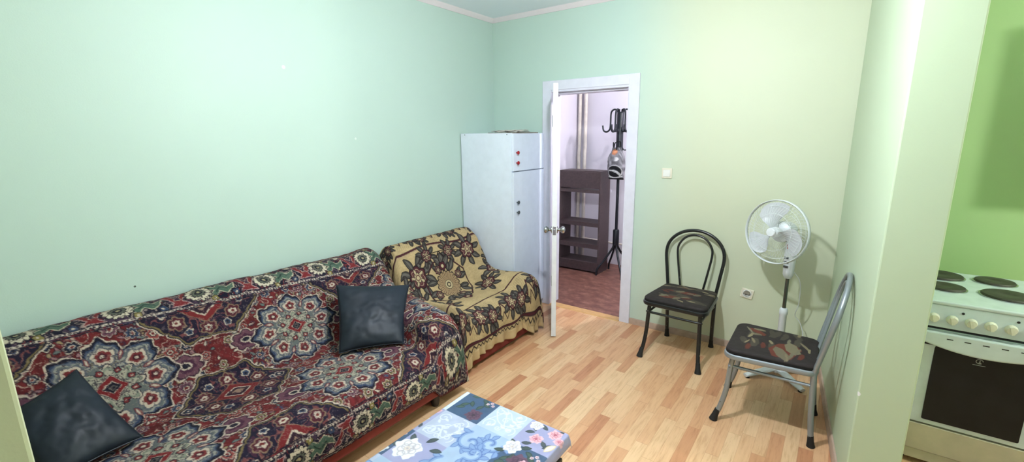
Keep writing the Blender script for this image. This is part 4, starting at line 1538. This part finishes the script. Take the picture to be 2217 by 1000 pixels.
M_rack = simple('black rack tube', (28, 32, 40), .35, .3)
rk = thing('coat_rack', 'black tubular coat rack on splayed legs in the hall', 'coat rack', (.792, 1.25, 0))
MB().tube([(0, 0, .36), (0, 0, 1.30)], .0165, 14).build('pole', M_rack, rk)
MB().lathe([(.034, .36), (.036, .37), (.036, .535), (.030, .545)], None, 16).build('leg_collar', M_rack, rk)
for k in range(4):
    a = math.radians(222 + 90 * k)
    c_, s_ = math.cos(a), math.sin(a)
    lg = MB().tube(smooth_path([(.022 * c_, .022 * s_, .50), (.024 * c_, .024 * s_, .36), (.05 * c_, .05 * s_, .30), (.14 * c_, .14 * s_, .17), (.215 * c_, .215 * s_, .07), (.225 * c_, .225 * s_, .0)], 7), .0125, 10).build('leg', M_rack, rk)
for k in range(6):
    a = math.radians(22.7 + 60 * k)
    c_, s_ = math.cos(a), math.sin(a)
    pr = [(.028, 1.28), (.028, 1.84), (.036, 1.882), (.066, 1.896), (.094, 1.878), (.104, 1.84), (.106, 1.72), (.116, 1.675), (.148, 1.655), (.180, 1.672), (.190, 1.725)]
    MB().tube(smooth_path([(r * c_, r * s_, z) for r, z in pr], 6), .0095, 8).build('top_hook', M_rack, rk)
    pr = [(.022, 1.78), (.028, 1.70), (.046, 1.662), (.070, 1.660), (.088, 1.685), (.092, 1.735)]
    MB().tube(smooth_path([(r * math.cos(a + .12), r * math.sin(a + .12), z) for r, z in pr], 6), .0085, 8).build('hook', M_rack, rk)
    if k % 2 == 0:
        pr = [(.026, 1.52), (.034, 1.475), (.058, 1.455), (.084, 1.462), (.098, 1.49), (.100, 1.54)]
        MB().tube(smooth_path([(r * math.cos(a + .2), r * math.sin(a + .2), z) for r, z in pr], 6), .008, 8).build('lower_hook', M_rack, rk)
MB().lathe([(.037, 1.30), (.038, 1.32), (.038, 1.85), (.030, 1.87)], None, 16).build('tube_cluster', M_rack, rk)

# bag hanging on the rack
M_bag = cloth_mat('printed plastic bag', .35, 60, .25)
n1, n2 = 70, 90
a_ = np.linspace(0, 2 * PI, n1, endpoint=False)
h_ = np.linspace(0, 1, n2)
Aa, Hh = np.meshgrid(a_, h_, indexing='ij')
wid = (.088 + .010 * np.sin(Hh * 3)) * (1 - .45 * sstep(.66, 1.0, Hh))
dep = .05 * np.sin(np.clip(Hh * 1.05 + .06, 0, 1) * PI) ** .6 + .004
cs, sn = np.cos(Aa), np.sin(Aa)
px = wid * np.sign(cs) * np.abs(cs) ** .6
py = dep * np.sign(sn) * np.abs(sn) ** .8
bp = np.stack([px, py, Hh * .35], -1)
bp += (.006 * vnoise(Aa * 3 + Hh * 5, Hh * 9, 101))[..., None] * np.stack([cs, sn, 0 * cs], -1)
pb = Paint(px, Hh * .35, (126, 124, 130), .003)
pb.C *= (1 + .30 * vnoise(pb.U * 40 + 9, pb.V * 26, 102))[:, None]
pb.put(None, .0 - (pb.V - .20) + .03 * vnoise(pb.U * 30 + 9, pb.V * 3, 5) + .0, (120, 118, 124), .6)
i = np.arange(pb.U.size)
pb.put(i, np.where((pb.V < .022), -.1, .1), (30, 30, 34))
r = np.hypot(pb.U / .080, (pb.V - .088) / .068)
pb.put(i, (r - 1.06) * .07, (226, 226, 228))
pb.put(i, (r - .98) * .07, (30, 30, 34))
pb.stroke([(x, y) for x, y, _ in smooth_path([(-.062, .10, 0), (-.02, .098, 0), (.03, .075, 0), (.062, .045, 0)], 8)], .014, (228, 228, 230))
pb.stroke([(x, y) for x, y, _ in smooth_path([(-.02, .104, 0), (.03, .090, 0), (.066, .060, 0)], 8)], .012, (228, 228, 230))
pb.stroke([(-.08, .03), (0, .020), (.08, .036)], .010, (228, 228, 230))
pb.flower(-.015, .30, .034, 5, [(1, (178, 116, 84)), (.5, (196, 136, 100))], 0, .2)
pb.flower(.02, .225, .022, 4, [(1, (226, 224, 226))], 0, .3)
bag = thing('plastic_bag', 'grey plastic bag with a black and white printed circle hanging on the coat rack', 'bag', (.800, 1.165, 1.135))
grid_obj('bag_body', bp, M_bag, bag, pb.result(), closed_u=True)
for s in (-1, 1):
    MB().tube(smooth_path([(s * .035, 0, .345), (s * .030, .02, .40), (.0, .06, .42)], 6), .004, 8, flat=(1.6, .5)).build('handle', M_bag, bag)
